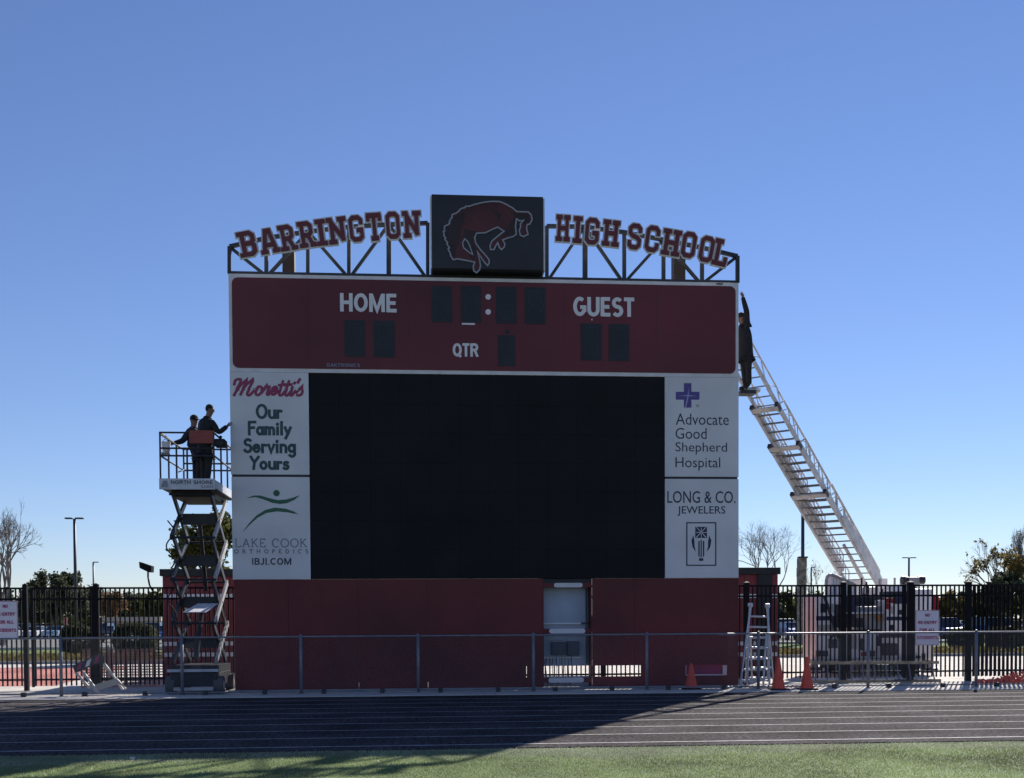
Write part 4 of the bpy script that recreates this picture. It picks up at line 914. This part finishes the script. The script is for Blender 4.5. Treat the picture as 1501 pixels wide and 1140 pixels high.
# ================================================================== CHAIN-LINK FENCE
CY = -1.05
CF = thing('chain_link_fence', 'low galvanised chain link fence along the running track', 'fence', (1, CY, .012))
MB().tube((-22, CY, 1.30), (24, CY, 1.30), .021, .021, 8).build('top_rail', 'galv', CF, smooth=True)
MB().tube((-22, CY, .07), (24, CY, .07), .018, .018, 8).build('bottom_rail', 'galv', CF, smooth=True)
for k in range(-8, 9):
    x = .92+k*2.62
    p = MB().tube((x, CY, .012), (x, CY, 1.33), .037, .037, 8).build('fence_post', 'galv', CF, smooth=True)
    MB().ball((x, CY, 1.335), .034, .034, .025, 8, 4).build('post_cap', 'galv', p); MB().tube((x, CY, .012), (x, CY, .03), .06, .06, 10).build('post_foot', 'galv', p)
for k in range(-12, 16):
    x = .92+k*1.31+.5; MB().box(x-.05, x+.05, CY-.04, CY+.04, .013, .11).build('rail_clamp', 'truckdark', CF)
NW = 820; xs_ = np.linspace(-22, 24, NW)-.6; V = []
z0, z1 = .08, 1.285; dxw = (z1-z0)*.98; r = .0016
def wires(sign):
    x0 = xs_ if sign > 0 else xs_+dxw; x1 = x0+sign*dxw; q = []
    for (ax_, ay_) in (((-r, 0), (0, -r)), ((0, -r), (r, 0)), ((r, 0), (-r, 0))):
        yo = CY+sign*.002
        q.append(np.stack([np.stack([x0+ax_[0], np.full(NW, yo+ax_[1]), np.full(NW, z0)], 1), np.stack([x1+ax_[0], np.full(NW, yo+ax_[1]), np.full(NW, z1)], 1),
                           np.stack([x1+ay_[0], np.full(NW, yo+ay_[1]), np.full(NW, z1)], 1), np.stack([x0+ay_[0], np.full(NW, yo+ay_[1]), np.full(NW, z0)], 1)], 1))
    return np.concatenate(q)
o = np_mesh('wire_mesh', np.concatenate([wires(1), wires(-1)]), 4, 'wire', CF); o['kind'] = 'stuff'

# ================================================================== KIOSKS behind the board
def kiosk(px0, px1, pyt, Y, dep, label, open_side=None):
    x0, x1 = at(px0, 900, Y).x, at(px1, 900, Y).x; zt = at((px0+px1)/2, pyt, Y).z
    K_ = thing('kiosk', label, 'kiosk', ((x0+x1)/2, Y+dep/2, .006))
    MB().box(x0+.03, x1-.03, Y+.03, Y+dep, .006, zt-.2).build('wall', 'bldred', K_)
    MB().box(x0-.03, x1+.03, Y-.05, Y+dep+.05, zt-.19, zt).build('roof', 'bldblack', K_, bev=.01)
    n = max(3, int((x1-x0)/.28)); 
    for z in (at(px0, 876, Y).z, at(px0, 946, Y).z, at(px0, 962, Y).z):
        for k in range(n):
            xx = x0+.04+(x1-x0-.08)*k/n; MB().box(xx+.006, xx+(x1-x0-.08)/n-.006, Y+.015, Y+.031, z, z+.11).build('brick', 'bldwhite', K_)
    # vertical cladding boards between the stripes
    m_ = int((x1-x0)/.3)
    for k in range(1, m_):
        xx = x0+(x1-x0)*k/m_; MB().box(xx-.008, xx+.008, Y+.022, Y+.032, .05, zt-.2).build('seam_strip', 'maroon', K_)
    return K_, x0, x1, zt
k1, a, b, zt = kiosk(237, 420, 833, 4.1, 3.0, 'red kiosk with black flat roof and white brick bands behind the scissor lift')
k2, a, b, zt = kiosk(990, 1142, 831, 4.1, 3.0, 'red kiosk with black flat roof and white brick bands right of the scoreboard')
x = at(1121, 900, 4.1).x; MB().box(x-.2, x+.2, 4.06, 4.112, .006, zt-.2).build('door', 'bldblack', k2)

# ================================================================== SIGNS
def warn(px0, px1, py0, py1, Y, label, grp):
    a, b, c, d = rc(px0, py0, px1, py1, Y); S = thing('warning_sign', label, 'sign', ((a+b)/2, Y, c), grp)
    pl = MB().box(a, b, Y-.012, Y, c, d).build('sign_panel', 'signwhite', S); h = d-c; wd = b-a
    mb = MB(); strip(mb, [(a+.012, c+.012), (b-.012, c+.012), (b-.012, d-.012), (a+.012, d-.012), (a+.012, c+.012)], .005, Y-.0145, Y-.0125, True); mb.build('border', 'signtext', S)
    for s_, w0, zc in (('NO', .2, .86), ('RE-ENTRY', .78, .65), ('FOR ALL', .66, .44), ('STUDENTS', .86, .22)):
        sans(s_, (a+b)/2-wd*w0/2, (a+b)/2+wd*w0/2, c+h*zc-h*.045, c+h*zc+h*.045, Y-.0125, 'signtext', pl, .10)
    return S
warn(1341.5, 1376.5, 893.5, 945, FY-.06, 'white no re-entry sign tied to the fence in front of the fire truck', 'no re-entry signs on the fence')
warn(-10, 26.5, 880, 935, FY-.06, 'white no re-entry sign cut by the left picture edge', 'no re-entry signs on the fence')
# floodlight on the fence
fl = thing('floodlight', 'black floodlight on a bent arm above the left fence', 'floodlight', (at(220, 860, FY).x, FY, FZT))
p0 = [at(x, y, FY) for x, y in ((226,868),(222,862),(219,856),(217,845),(217,836))]; MB().path(p0, .022, 8).build('arm', 'pickblack', fl, smooth=True)
q = [at(x, y, FY) for x, y in ((206.5,823),(224,829),(223.5,838),(219,838),(207.5,832.5))]
MB().prism([(p.x, p.z) for p in q][::-1], FY-.13, FY+.13).build('lamp_housing', 'pickblack', fl)
MB().prism([(p.x, p.z) for p in [q[0], q[0].lerp(q[4], .95), q[4].lerp(q[0], .05)+Vector((-.02, 0, 0)), q[0]+Vector((-.02, 0, 0))]], FY-.11, FY+.11).build('lens', 'glass', fl)

# ================================================================== CONES
def cone(px, py, Y, label, hgt=.72):
    p = at(px, 1000, Y); C_ = thing('traffic_cone', label, 'traffic cone', (p.x, Y, .012), 'orange traffic cones by the fence')
    mb = MB(); rs = [(.165, .03), (.15, .05), (.135, .12), (.075, hgt*.62), (.035, hgt*.97), (.03, hgt)]
    for (r0, z0), (r1, z1) in zip(rs, rs[1:]): mb.tube((p.x, Y, z0+.012), (p.x, Y, z1+.012), r0, r1, 24, cap=(z1 == hgt))
    mb.build('cone_body', 'cone', C_, smooth=True)
    MB().prism([(-1, -1)], 0, 0) if False else None
    MB().box(p.x-.2, p.x+.2, Y-.2, Y+.2, .012, .045).build('cone_base', 'rubber', C_, bev=.01)
cone(1013, 1010, -.85, 'orange traffic cone in the shade before the scoreboard', .60)
cone(1141, 1010, -1.35, 'orange traffic cone beside the aluminium stepladder', .74)
cone(1183, 1010, -1.38, 'orange traffic cone right of the other two', .76)

# ================================================================== ALUMINIUM STEPLADDER
AL = thing('folding_ladder', 'aluminium folding step ladder standing open right of the scoreboard', 'ladder', (at(1112, 1000, .2).x, .2, .016))
def rl(p, q, w_=.03, h_=.06, m_='alu', n='stile'): MB().bar(p, q, w_, h_, (0, 1, 0)).build(n, m_, AL)
def AF(x, y, Y): return at(x, y, Y)
tL, tR = AF(1100, 887, .1), AF(1125, 888, .1)
for side in (0, 1):
    Yb = -.55 if side == 0 else .75
    fl_ = Vector((at(1084.5, 1008, -.55).x, Yb, .03)) if side == 0 else Vector((at(1092, 1000, .75).x, Yb, .03))
    fr_ = Vector((at(1128 if side == 0 else 1134, 1008, Yb).x, Yb, .03))
    rl(tL+Vector((0, -.04+.08*side, 0)), fl_); rl(tR+Vector((0, -.04+.08*side, 0)), fr_)
    for k in range(1, 8):
        t = k/7.6; 
        p, q = tL.lerp(fl_, t), tR.lerp(fr_, t); MB().tube(p, q, .022, .022, 8).build('rung', 'alu', AL)
    for f_ in (fl_, fr_): MB().box(f_.x-.035, f_.x+.035, f_.y-.04, f_.y+.04, .012, .05).build('foot', 'rubber', AL)
    rl(tL.lerp(fl_, .35)+Vector((.05, -.03, 0)), fl_.lerp(tL, .03)+Vector((.16, -.03, .0))); rl(tR.lerp(fr_, .35)-Vector((.05, .03, 0)), fr_.lerp(tR, .03)-Vector((.16, .03, .0)))
for p in (tL, tR): MB().tube(p+Vector((-.05, 0, .02)), p+Vector((.05, 0, .02)), .05, .05, 12).build('hinge', 'alu', AL)
# extension ladder lying against the fence
WL = thing('extension_ladder', 'weathered extension ladder lying on edge along the fence by the truck', 'ladder', (at(1280, 995, .9).x, .9, .016))
pa, pb_ = at(1190, 971, 1.0), at(1376, 970, 1.0); pc, pd = at(1187, 995.5, .62), at(1379, 996, .62)
pc.z = pd.z = .07
MB().bar(pa, pb_, .05, .075).build('stile', 'wood', WL); MB().bar(pc, pd, .05, .075).build('stile', 'wood', WL)
for k in range(11):
    t = (k+.35)/11; p, q = pa.lerp(pb_, t), pc.lerp(pd, t+.012); MB().tube(p, q, .018, .018, 8).build('rung', 'galv', WL)
rp = MB(); rp.path([pc.lerp(pd, .62)+Vector((.02*math.sin(i*2.1)+i*.035, -.12+.05*math.cos(i*1.7), .02+.02*(i % 2))) for i in range(18)], .012, 6)
tag(rp.build('rope', 'rubber'), 'coiled dark rope lying on the concrete by the lying ladder', 'rope')

# ================================================================== BARRICADE (tipped sawhorse)
SH = thing('barricade', 'tipped A-frame barricade with worn striped boards at the left fence', 'barricade', (at(145, 1000, -.2).x, -.2, .012))
def bd(pts, Y, t, m_, n):
    w_ = [at(x, y, Y) for x, y in pts]; return MB().prism([(p.x, p.z) for p in w_][::-1], Y, Y+t).build(n, m_, SH)
b1 = bd([(106,975),(120,969),(143,957.5),(152,961),(153,971),(137,974),(118,983),(110,985)], -.55, .03, 'liftgrey', 'top_board')
b2 = bd([(131,1005),(171,993),(176,1001),(138,1013)], -.5, .03, 'concrete_d', 'lower_board')
for (p, q, Ya, Yb) in (((110,983),(132,1008),-.5,-.45), ((146,962),(180,1010),-.5,-.3), ((122,984),(144,1014),-.42,-.62), ((152,974),(184,1009),-.4,-.2)):
    MB().bar(at(*p, Ya), at(*q, Yb), .05, .05, (0, 1, 0)).build('leg', 'liftpale', SH)
for k, c_ in enumerate(('printred', 'white', 'printred')):
    q = [(112+k*13, 981.5-k*4.5), (118+k*13, 979-k*4.5), (122+k*12, 969-k*4.8), (116+k*12, 972-k*4.8)]
    w_ = [at(x, y, -.551) for x, y in q]; MB().prism([(p.x, p.z) for p in w_], -.554, -.5505).build('stripe', c_, b1)
# orange mesh barrier behind fence + heap at right
NT = thing('mesh_barrier', 'faded orange plastic mesh barrier standing behind the left fence', 'barrier', (at(190, 1000, 2.3).x, 2.3, .006))
x0, x1 = at(118, 960, 2.3).x, at(238, 960, 2.3).x
st = MB()
for i in range(int((x1-x0)/.07)): st.box(x0+i*.07, x0+i*.07+.03, 2.3, 2.306, .02, .98+.03*math.sin(i*.3))
for i in range(14): z = .03+i*.07; st.box(x0, x1, 2.307, 2.313, z, z+.032)
o = st.build('mesh_net', 'netpink', NT); o['kind'] = 'stuff'
for i in range(4): MB().tube((x0+(x1-x0)*i/3, 2.34, .006), (x0+(x1-x0)*i/3, 2.34, 1.08), .015, .015, 6).build('stake', 'galv', NT)
hp = MB()
for i in range(240):
    px = 1430+78*R.random(); env = .06+.24*max(0, (px-1455)/50); Yh = R.uniform(-.25, .75); p = at(px, 1000, Yh); z = .03+R.random()**1.3*env
    d_ = Vector((R.uniform(-1, 1), R.uniform(-.4, .4), R.uniform(-.5, .5))).normalized()*R.uniform(.04, .10)
    c = Vector((p.x, Yh, z)); hp.bar(c-d_, c+d_, .045, .008, (R.uniform(-1, 1), R.uniform(-1, 1), 1))
tag(hp.build('netting_heap', 'netting'), 'crumpled heap of orange plastic netting at the right fence', 'netting')

# ================================================================== POLES
def lamp_pole(px, pyt, Y, arms, label, r=.09, m_='pole', base=0.):
    p = at(px, 900, Y); zt = at(px, pyt, Y).z; P = thing('street_lamp', label, 'street lamp', (p.x, Y, 0))
    MB().tube((p.x, Y, 0), (p.x, Y, zt), r*1.15, r*.85, 10).build('pole', m_, P, smooth=True)
    MB().tube((p.x, Y, 0), (p.x, Y, .5), .28, .28, 12).build('pole_base', 'concrete_d', P)
    for (x0_, x1_) in arms:
        xa_, xb_ = at(x0_, 900, Y).x, at(x1_, 900, Y).x
        l = MB().bbox(min(xa_, xb_), max(xa_, xb_), Y-.14, Y+.14, zt-.02, zt+.08, .02).build('lamp_head', m_, P)
lamp_pole(111.5, 759.5, 52, ((98,109),(113,125)), 'tall dark double head street lamp at the left', .11)
lamp_pole(138, 823.5, 92, ((138,146),), 'short pale single head street lamp left of the scissor lift', .11, 'polegrey')
lamp_pole(14, 801, 95, (), 'thin dark bare lamp pole at the far left', .07)
lamp_pole(1176.5, 719, 46, ((1168,1175.5),(1178,1184)), 'tall dark street lamp seen left of the raised ladder', .12)
lamp_pole(1332, 817, 95, ((1322.5,1331),(1333,1342)), 'distant double head street lamp above the fire truck', .12)
lamp_pole(1189, 831, 100, ((1189,1195),), 'thin distant lamp pole left of the fire truck', .10)
pq = thing('wrapped_pillar', 'mottled pale pillar wrapped round the foot of the tall lamp', 'pillar', (at(1178, 900, 45.5).x, 45.5, 0))
a, b, c, d = rc(1171.5, 817, 1182.5, 900, 45.2); mb = MB(); n = 9
for i in range(n):
    z0_, z1_ = (d)*i/n, (d)*(i+1)/n; e = R.uniform(-.02, .02)
    MB().box(a+e, b+e, 45.2, 45.7, z0_+.006, z1_-.006).build('wrap_band', 'wrap', pq)
MB().box(a-.05, b+.05, 45.1, 45.45, d, d+.1).build('bracket', 'pole', pq)

# ================================================================== TREES
def tree(name, label, x, Y, H, cr, leafm, nleaf, seed, group=None, barkm='bark', lsize=.16, base=.25, flat=1., depth=5, trunk_r=None, sparse=0., zc=None):
    r_ = random.Random(seed); rg_ = np.random.default_rng(seed)
    Tt = thing(name, label, 'tree', (x, Y, -.02), group); tr = trunk_r or H*.025; wood = MB(); tips = []
    def grow(p, d, L, r, k):
        q = p+d*L; mid = p.lerp(q, .5)+Vector((r_.uniform(-1, 1), r_.uniform(-1, 1), 0))*L*.05
        n = 7 if k > 3 else (5 if k > 1 else 3)
        wood.tube(p, mid, r, r*.85, n, False); wood.tube(mid, q, r*.85, r*.68, n, False)
        if k <= 2: tips.append((p, q))
        if k == 0: return
        for i in range(r_.choice((2, 3, 3)) if k > 1 else 3):
            a = r_.uniform(0, 2*math.pi); t = r_.uniform(.35, .75)
            u = d.orthogonal().normalized(); v = d.cross(u)
            nd = (d+(u*math.cos(a)+v*math.sin(a))*t); nd.z = nd.z*.9+.12; nd.normalize()
            grow(q if i else mid.lerp(q, .7), nd, L*r_.uniform(.62, .86), r*.62, k-1)
    tb_ = H*base; wood.tube((x, Y, -.02), (x, Y, tb_), tr*1.3, tr, 8, False)
    for i in range(4):
        a = i*math.pi/2+r_.uniform(-.4, .4); grow(Vector((x, Y, tb_*(.9+.1*(i % 2)))), Vector((math.cos(a)*cr/H*1.3, math.sin(a)*cr/H*1.3, .9)).normalized(), H*.24, tr*.7, depth-1)
    # fit to the wanted size
    arr = np.array(wood.v); top = arr[:, 2].max(); rad = np.percentile(np.hypot(arr[:, 0]-x, arr[:, 1]-Y), 97)
    sz = H/top; sr = cr/max(rad, .1)
    def fit(a_): a_ = a_.copy(); k = np.clip(a_[:, 2]/tb_, 0, 1)[:, None]; a_[:, :2] = np.array([x, Y])+(a_[:, :2]-[x, Y])*(1+(sr-1)*k); a_[:, 2] *= sz; return a_
    wood.v = [tuple(q) for q in fit(arr)]; wood.build('trunk', barkm, Tt)
    if nleaf:
        tp_ = np.array([[*a_, *b_] for a_, b_ in tips]); idx = rg_.integers(0, len(tp_), nleaf); t = rg_.random(nleaf)[:, None]
        c = tp_[idx, :3]*(1-t)+tp_[idx, 3:]*t; c = fit(c)+rg_.normal(0, .10*cr*.5+.06, (nleaf, 3))
        if sparse:
            k = np.sin(c[:, 0]*2.1+seed)*np.cos(c[:, 2]*2.7)+np.sin(c[:, 1]*1.7); c = c[k > np.quantile(k, sparse)]
        n = len(c); a1 = rg_.normal(size=(n, 3)); a1 /= np.linalg.norm(a1, axis=1)[:, None]; a2 = np.cross(a1, rg_.normal(size=(n, 3))); a2 /= np.linalg.norm(a2, axis=1)[:, None]
        s = lsize*(.6+.8*rg_.random((n, 1))); a1 = a1*s; a2 = a2*s*.6
        V_ = np.stack([c-a1, c-a2, c+a1, c+a2], 1); np_mesh('crown', V_, 4, leafm, Tt)
    return Tt
def tx(px, Y): return at(px, 905, Y).x
def tz(py, Y, px=750): return at(px, py, Y).z
tree('bare_tree', 'bare grey tree at the left picture edge', tx(2, 62), 62, tz(728, 62, 0), 3.9, 'leafyel', 0, 11, barkm='barkpale', base=.28, depth=7, lsize=.1)
tree('bare_tree', 'bare tree between the scoreboard and the tall lamp', tx(1124, 62), 62, tz(757, 62, 1100), 4.1, 'leafyel', 0, 12, barkm='barkpale', base=.25, depth=7, trunk_r=.13)
tree('bare_tree', 'smaller bare tree right of the tall lamp', tx(1195, 66), 66, tz(815, 66, 1200), 1.9, 'leafyel', 60, 13, barkm='barkpale', base=.3, depth=6, trunk_r=.07, lsize=.08)
tree('leafy_tree', 'green and yellow leafy tree rising behind the scissor lift', tx(312, 24), 24, tz(748, 24, 300), 1.75, 'leaf', 7000, 14, lsize=.12, base=.2, sparse=.25)
tree('round_tree', 'dense round tree behind the gate at the left', tx(84, 112), 112, tz(838, 112, 84), 3.7, 'leafdark', 9000, 15, lsize=.22, base=.12)
tree('autumn_tree', 'half bare autumn tree above the right end of the fence', tx(1468, 58), 58, tz(788, 58, 1460), 2.7, 'leafyel', 1900, 16, lsize=.14, base=.2, depth=6, sparse=.35)
tree('bare_tree', 'tall thin bare tree at the right picture edge', tx(1502, 60), 60, tz(762, 60, 1490), 1.5, 'leafyel', 60, 17, barkm='barkpale', base=.3, depth=7, lsize=.1)
tree('dark_tree', 'dark leafy tree behind the far right fence', tx(1490, 56), 56, tz(838, 56, 1490), 2.6, 'leafdark', 6000, 18, lsize=.18, base=.1)
GL = 'trees of the far tree line'
WH = ['just outside the left picture edge', 'at the left picture edge', 'above the two clipped hedges', 'above the low building left end', 'above the middle of the low building', 'left of the red kiosk', 'behind the scissor lift', 'behind the right red kiosk',
      'just right of the stepladder', 'left of the tall lamp', 'behind the tall lamp', 'above the left truck locker', 'right of the warning sign', 'two trees right of the warning sign', 'left of the thick fence post', 'right of the thick fence post',
      'behind the autumn tree', 'at the right picture edge', 'behind the middle of the truck', 'behind the round tree', 'behind the right warning sign']
i = 0
for px, top, Yt, cr, lm in ((-25,868,135,4.5,'leafdark'),(20,862,130,4.2,'leaf'),(128,858,128,3.5,'leafdark'),(158,866,125,2.6,'leafbrown'),(192,868,140,3.5,'leafdark'),(228,866,135,3.5,'leaf'),(262,868,135,3.5,'leafdark'),
    (1075,868,130,3.5,'leaf'),(1115,870,125,3.5,'leafdark'),(1150,866,130,3.2,'leaf'),(1185,868,135,3.,'leafdark'),(1225,874,135,3.,'leafyel'),(1352,870,140,3.2,'leafdark'),(1378,868,130,3.2,'leafbrown'),(1402,868,126,3.,'leafyel'),(1430,866,128,3.2,'leafdark'),(1470,868,126,3.5,'leaf'),(1515,866,130,3.5,'leafdark'),(1290,872,140,4,'leafdark'),(60,868,125,3.6,'leafdark'),(1330,874,128,3.,'leafdark')):
    tree('tree_line_tree', {'leafdark': 'dark dense tree in the far tree line', 'leaf': 'mid green tree in the far tree line', 'leafyel': 'yellow olive tree in the far tree line', 'leafbrown': 'brown autumn tree in the far tree line'}[lm]+', '+WH[i], tx(px, Yt), Yt, tz(top, Yt, px), cr, lm, 2600, 40+i, group=GL, lsize=.32, base=.08, depth=4); i += 1
hw = MB()
for k in range(5200):
    x = R.uniform(-95, 130); Yw = R.uniform(150, 158); z = R.random()*(3.6+1.0*math.sin(x*.21)+.6*math.sin(x*.67))
    c = Vector((x, Yw, z)); a1 = Vector((R.gauss(0, 1), R.gauss(0, 1), R.gauss(0, 1))).normalized()*.75; a2 = a1.orthogonal().normalized()*.55
    hw.sheet([c-a1, c-a2, c+a1, c+a2])
tag(hw.build('distant_wood', 'leaf'), 'dark distant wood closing the view behind the car park', 'wood', kind='stuff')

def hedge(px0, px1, py0, py1, Y, label, m_='leafdark', n=4500, ls=.09):
    a, b = tx(px0, Y), tx(px1, Y); zt = tz(py0, Y, px0); H = thing('hedge', label, 'hedge', ((a+b)/2, Y, 0))
    rg_ = np.random.default_rng(int(px0)); u = rg_.normal(size=(n, 3)); u /= np.linalg.norm(u, axis=1)[:, None]; u *= (.75+.25*rg_.random((n, 1)))
    u = np.sign(u)*np.abs(u)**.7; c = np.array([(a+b)/2, Y, zt/2+.05])+u*np.array([(b-a)/2, .9, zt/2])*(1+.06*np.sin(u[:, :1]*9)); c[:, 2] = np.maximum(c[:, 2], .03)
    a1 = rg_.normal(size=(n, 3)); a1 /= np.linalg.norm(a1, axis=1)[:, None]; a2 = np.cross(a1, rg_.normal(size=(n, 3))); a2 /= np.linalg.norm(a2, axis=1)[:, None]
    np_mesh('foliage', np.stack([c-a1*ls, c-a2*ls*.6, c+a1*ls, c+a2*ls*.6], 1), 4, m_, H)
    mb = MB()
    for k in range(7): x_ = a+(b-a)*(k+.5)/7; mb.tube((x_, Y, 0), (x_+R.uniform(-.2, .2), Y+R.uniform(-.2, .2), zt*.7), .03, .015, 5)
    mb.build('stems', 'bark', H)
hedge(88, 140, 917, 958, 30, 'dark clipped hedge behind the left gate')
hedge(165, 228, 914, 955, 31, 'dark clipped hedge left of the red kiosk')
hedge(1392, 1436, 922, 960, 30, 'dark hedge right of the fire truck', n=3500)
hedge(1445, 1501, 920, 960, 31, 'dark hedge at the right picture edge', n=3500)
hedge(1186, 1200, 915, 962, 24, 'narrow dark bush left of the fire truck', n=1500)
# ground cover strip
rgc = np.random.default_rng(9); n = 16000; c = np.stack([np.concatenate([rgc.uniform(-22, -4, n//2), rgc.uniform(7, 26, n//2)]), rgc.uniform(20.2, 27, n), rgc.random(n)*.28], 1)
a1 = rgc.normal(size=(n, 3))*.05; a2 = rgc.normal(size=(n, 3))*.04
tag(np_mesh('ground_cover', np.stack([c-a1, c-a2, c+a1, c+a2], 1), 4, 'leafyel'), 'low straggly plants along the kerb', 'plants', kind='stuff')

# ================================================================== CARS
def car_mesh(root, col, L=4.5, W=1.8, H=1.45, suv=False):
    """car centred on root, length along X"""
    o0 = root.location; X, Y, Z = o0; h = H
    prof = [(-L/2, .35), (-L/2, .75), (-L/2+.1, .95), (-L*.20, 1.0), (L*.30, .98), (L/2-.15, .88), (L/2, .6), (L/2, .35)]
    body = MB().prism([(X+a_, Z+b_) for a_, b_ in prof][::-1], Y-W/2, Y+W/2).build('car_body', col, root, bev=.05)
    r0, r1, r2, r3 = (-L*.46, -L*.40, L*.16, L*.30) if suv else (-L*.40, -L*.24, L*.12, L*.28)
    base = [(r0, Y-W/2+.06), (r3, Y-W/2+.06), (r3, Y+W/2-.06), (r0, Y+W/2-.06)]; topp = [(r1, Y-W/2+.22), (r2, Y-W/2+.22), (r2, Y+W/2-.22), (r1, Y+W/2-.22)]
    v = [(X+a_, b_, Z+.96) for a_, b_ in base]+[(X+a_, b_, Z+h-.05) for a_, b_ in topp]
    gl = MB().add(v, [(0, 1, 5, 4), (1, 2, 6, 5), (2, 3, 7, 6), (3, 0, 4, 7), (4, 5, 6, 7)]).build('windows', 'glass', root)
    MB().box(X+r1-.02, X+r2+.02, Y-W/2+.2, Y+W/2-.2, Z+h-.048, Z+h).build('roof', col, root, bev=.02)
    pl = MB()
    for a_, b_ in ((0, 4), (1, 5), (2, 6), (3, 7)): pl.bar(v[a_], v[b_], .06, .06)
    pl.build('pillars', col, root)
    for a_ in (-L*.3, L*.3):
        for s in (-1, 1):
            y0_, y1_ = Y+s*(W/2-.2), Y+s*(W/2+.012); wh = MB().tube((X+a_, y0_, Z+.33), (X+a_, y1_, Z+.33), .33, .33, 16).build('wheel', 'tyre', root)
            MB().tube((X+a_, y1_, Z+.33), (X+a_, y1_+s*.01, Z+.33), .2, .2, 10).build('rim', 'rim', wh)
    for s in (-1, 1):
        MB().box(X+L/2-.12, X+L/2+.01, Y+s*(W/2-.3)-.16, Y+s*(W/2-.3)+.16, Z+.62, Z+.76).build('headlight', 'lamp', root)
        MB().box(X-L/2-.01, X-L/2+.08, Y+s*(W/2-.25)-.12, Y+s*(W/2-.25)+.12, Z+.72, Z+.88).build('tail_light', 'lensred', root)
cols = dict(white=(.8, .8, .82), silver=(.55, .57, .6), blue=(.05, .10, .30), black=(.015, .015, .02), red=(.25, .02, .02), grey=(.12, .13, .15), tan=(.38, .26, .14), lightblue=(.30, .42, .55))
for k, c_ in cols.items(): MT['car_'+k] = mat('car_paint_'+k, c_, .25, .3 if k in ('silver', 'grey', 'blue', 'lightblue') else 0, var=.04, spec=.6)
protos = {}
def car(px, Y, colr, ang, label, suv=False):
    loc = Vector((tx(px, Y), Y, .01))
    key = (colr, suv)
    if key not in protos:
        r = thing('parked_car', label, 'car', loc, 'cars in the far car park'); car_mesh(r, 'car_'+colr, H=1.75 if suv else 1.45, suv=suv); protos[key] = r
    else:
        r = copy_tree(protos[key]); r.location = loc; r['label'] = label
    r.rotation_euler[2] = math.radians(ang)
A = -90
for c in ((12,100,'silver',A,'silver saloon car half behind the left warning sign'),(32,104,'white',A,'white car just right of the left warning sign',True),(52,100,'white',A,'white saloon car seen through the left gate'),(61,110,'tan',A,'tan car beside two white cars behind the left gate',True),
    (70,104,'tan',A,'tan saloon car seen through the left gate'),(82,100,'lightblue',A,'pale blue saloon car left of the clipped hedge'),(96,106,'grey',A,'grey car peering over the left hedge'),(150,92,'blue',A,'dark blue car between the two clipped hedges',True),(157,74,'black',A,'black car low between the two clipped hedges'),
    (176,100,'lightblue',20,'pale blue car over the second hedge'),(200,96,'white',A,'white car behind the second hedge'),(214,90,'silver',A,'silver car right above the second hedge'),(231,66,'blue',A,'blue car tight against the left red kiosk'),(226,84,'lightblue',A,'pale blue car near the left red kiosk',True),
    (1148,70,'silver',A,'silver suv between the right kiosk and the tall lamp',True),(1160,62,'blue',A,'blue saloon car left of the lamp foot'),(1172,90,'black',A,'black car behind the lamp foot'),(1150,96,'lightblue',A,'pale blue distant car beside the right kiosk'),(1190,96,'white',A,'white distant car left of the fire truck'),
    (1384,62,'blue',A,'dark blue car right of the warning sign',True),(1392,84,'white',0,'white car side-on beyond the right fence'),(1412,95,'silver',A,'silver distant car beyond the right fence post'),(1452,60,'blue',A,'blue car between the two right hedges',True),(1466,80,'white',A,'white car high between the right hedges',True),(1490,92,'silver',A,'silver distant car at the right edge'),(1440,100,'black',A,'black distant car beyond the right gate')):
    car(*c)
# far low building with pale roof (left) and tiny red sign
Bf = thing('low_building', 'long low building with a pale flat roof behind the left hedges', 'building', (tx(195, 128), 128, 0))
x0, x1 = tx(152, 122), tx(234, 122); MB().box(x0, x1, 122, 126, 0, tz(910, 122, 190)).build('wall', 'tan', Bf)
MB().box(x0-.3, x1+.3, 121.6, 126.4, tz(910, 122, 190)+.01, tz(903.5, 122, 190)).build('roof', 'tanroof', Bf)
for k in range(8): xx = x0+.6+(x1-x0-1)*k/8; MB().box(xx, xx+.35, 121.97, 121.99, .3, 1.3).build('window', 'glass', Bf)
ss = thing('small_sign', 'small red and white sign on a post beyond the left gate', 'sign', (tx(96, 80), 80, 0))
MB().box(tx(96, 80)-.04, tx(96, 80)+.04, 80, 80.05, 0, 2.1).build('post', 'galv', ss); MB().box(tx(93.6, 80), tx(98.6, 80), 79.96, 79.99, tz(915, 80, 96), tz(904, 80, 96)).build('plate', 'netpink', ss)
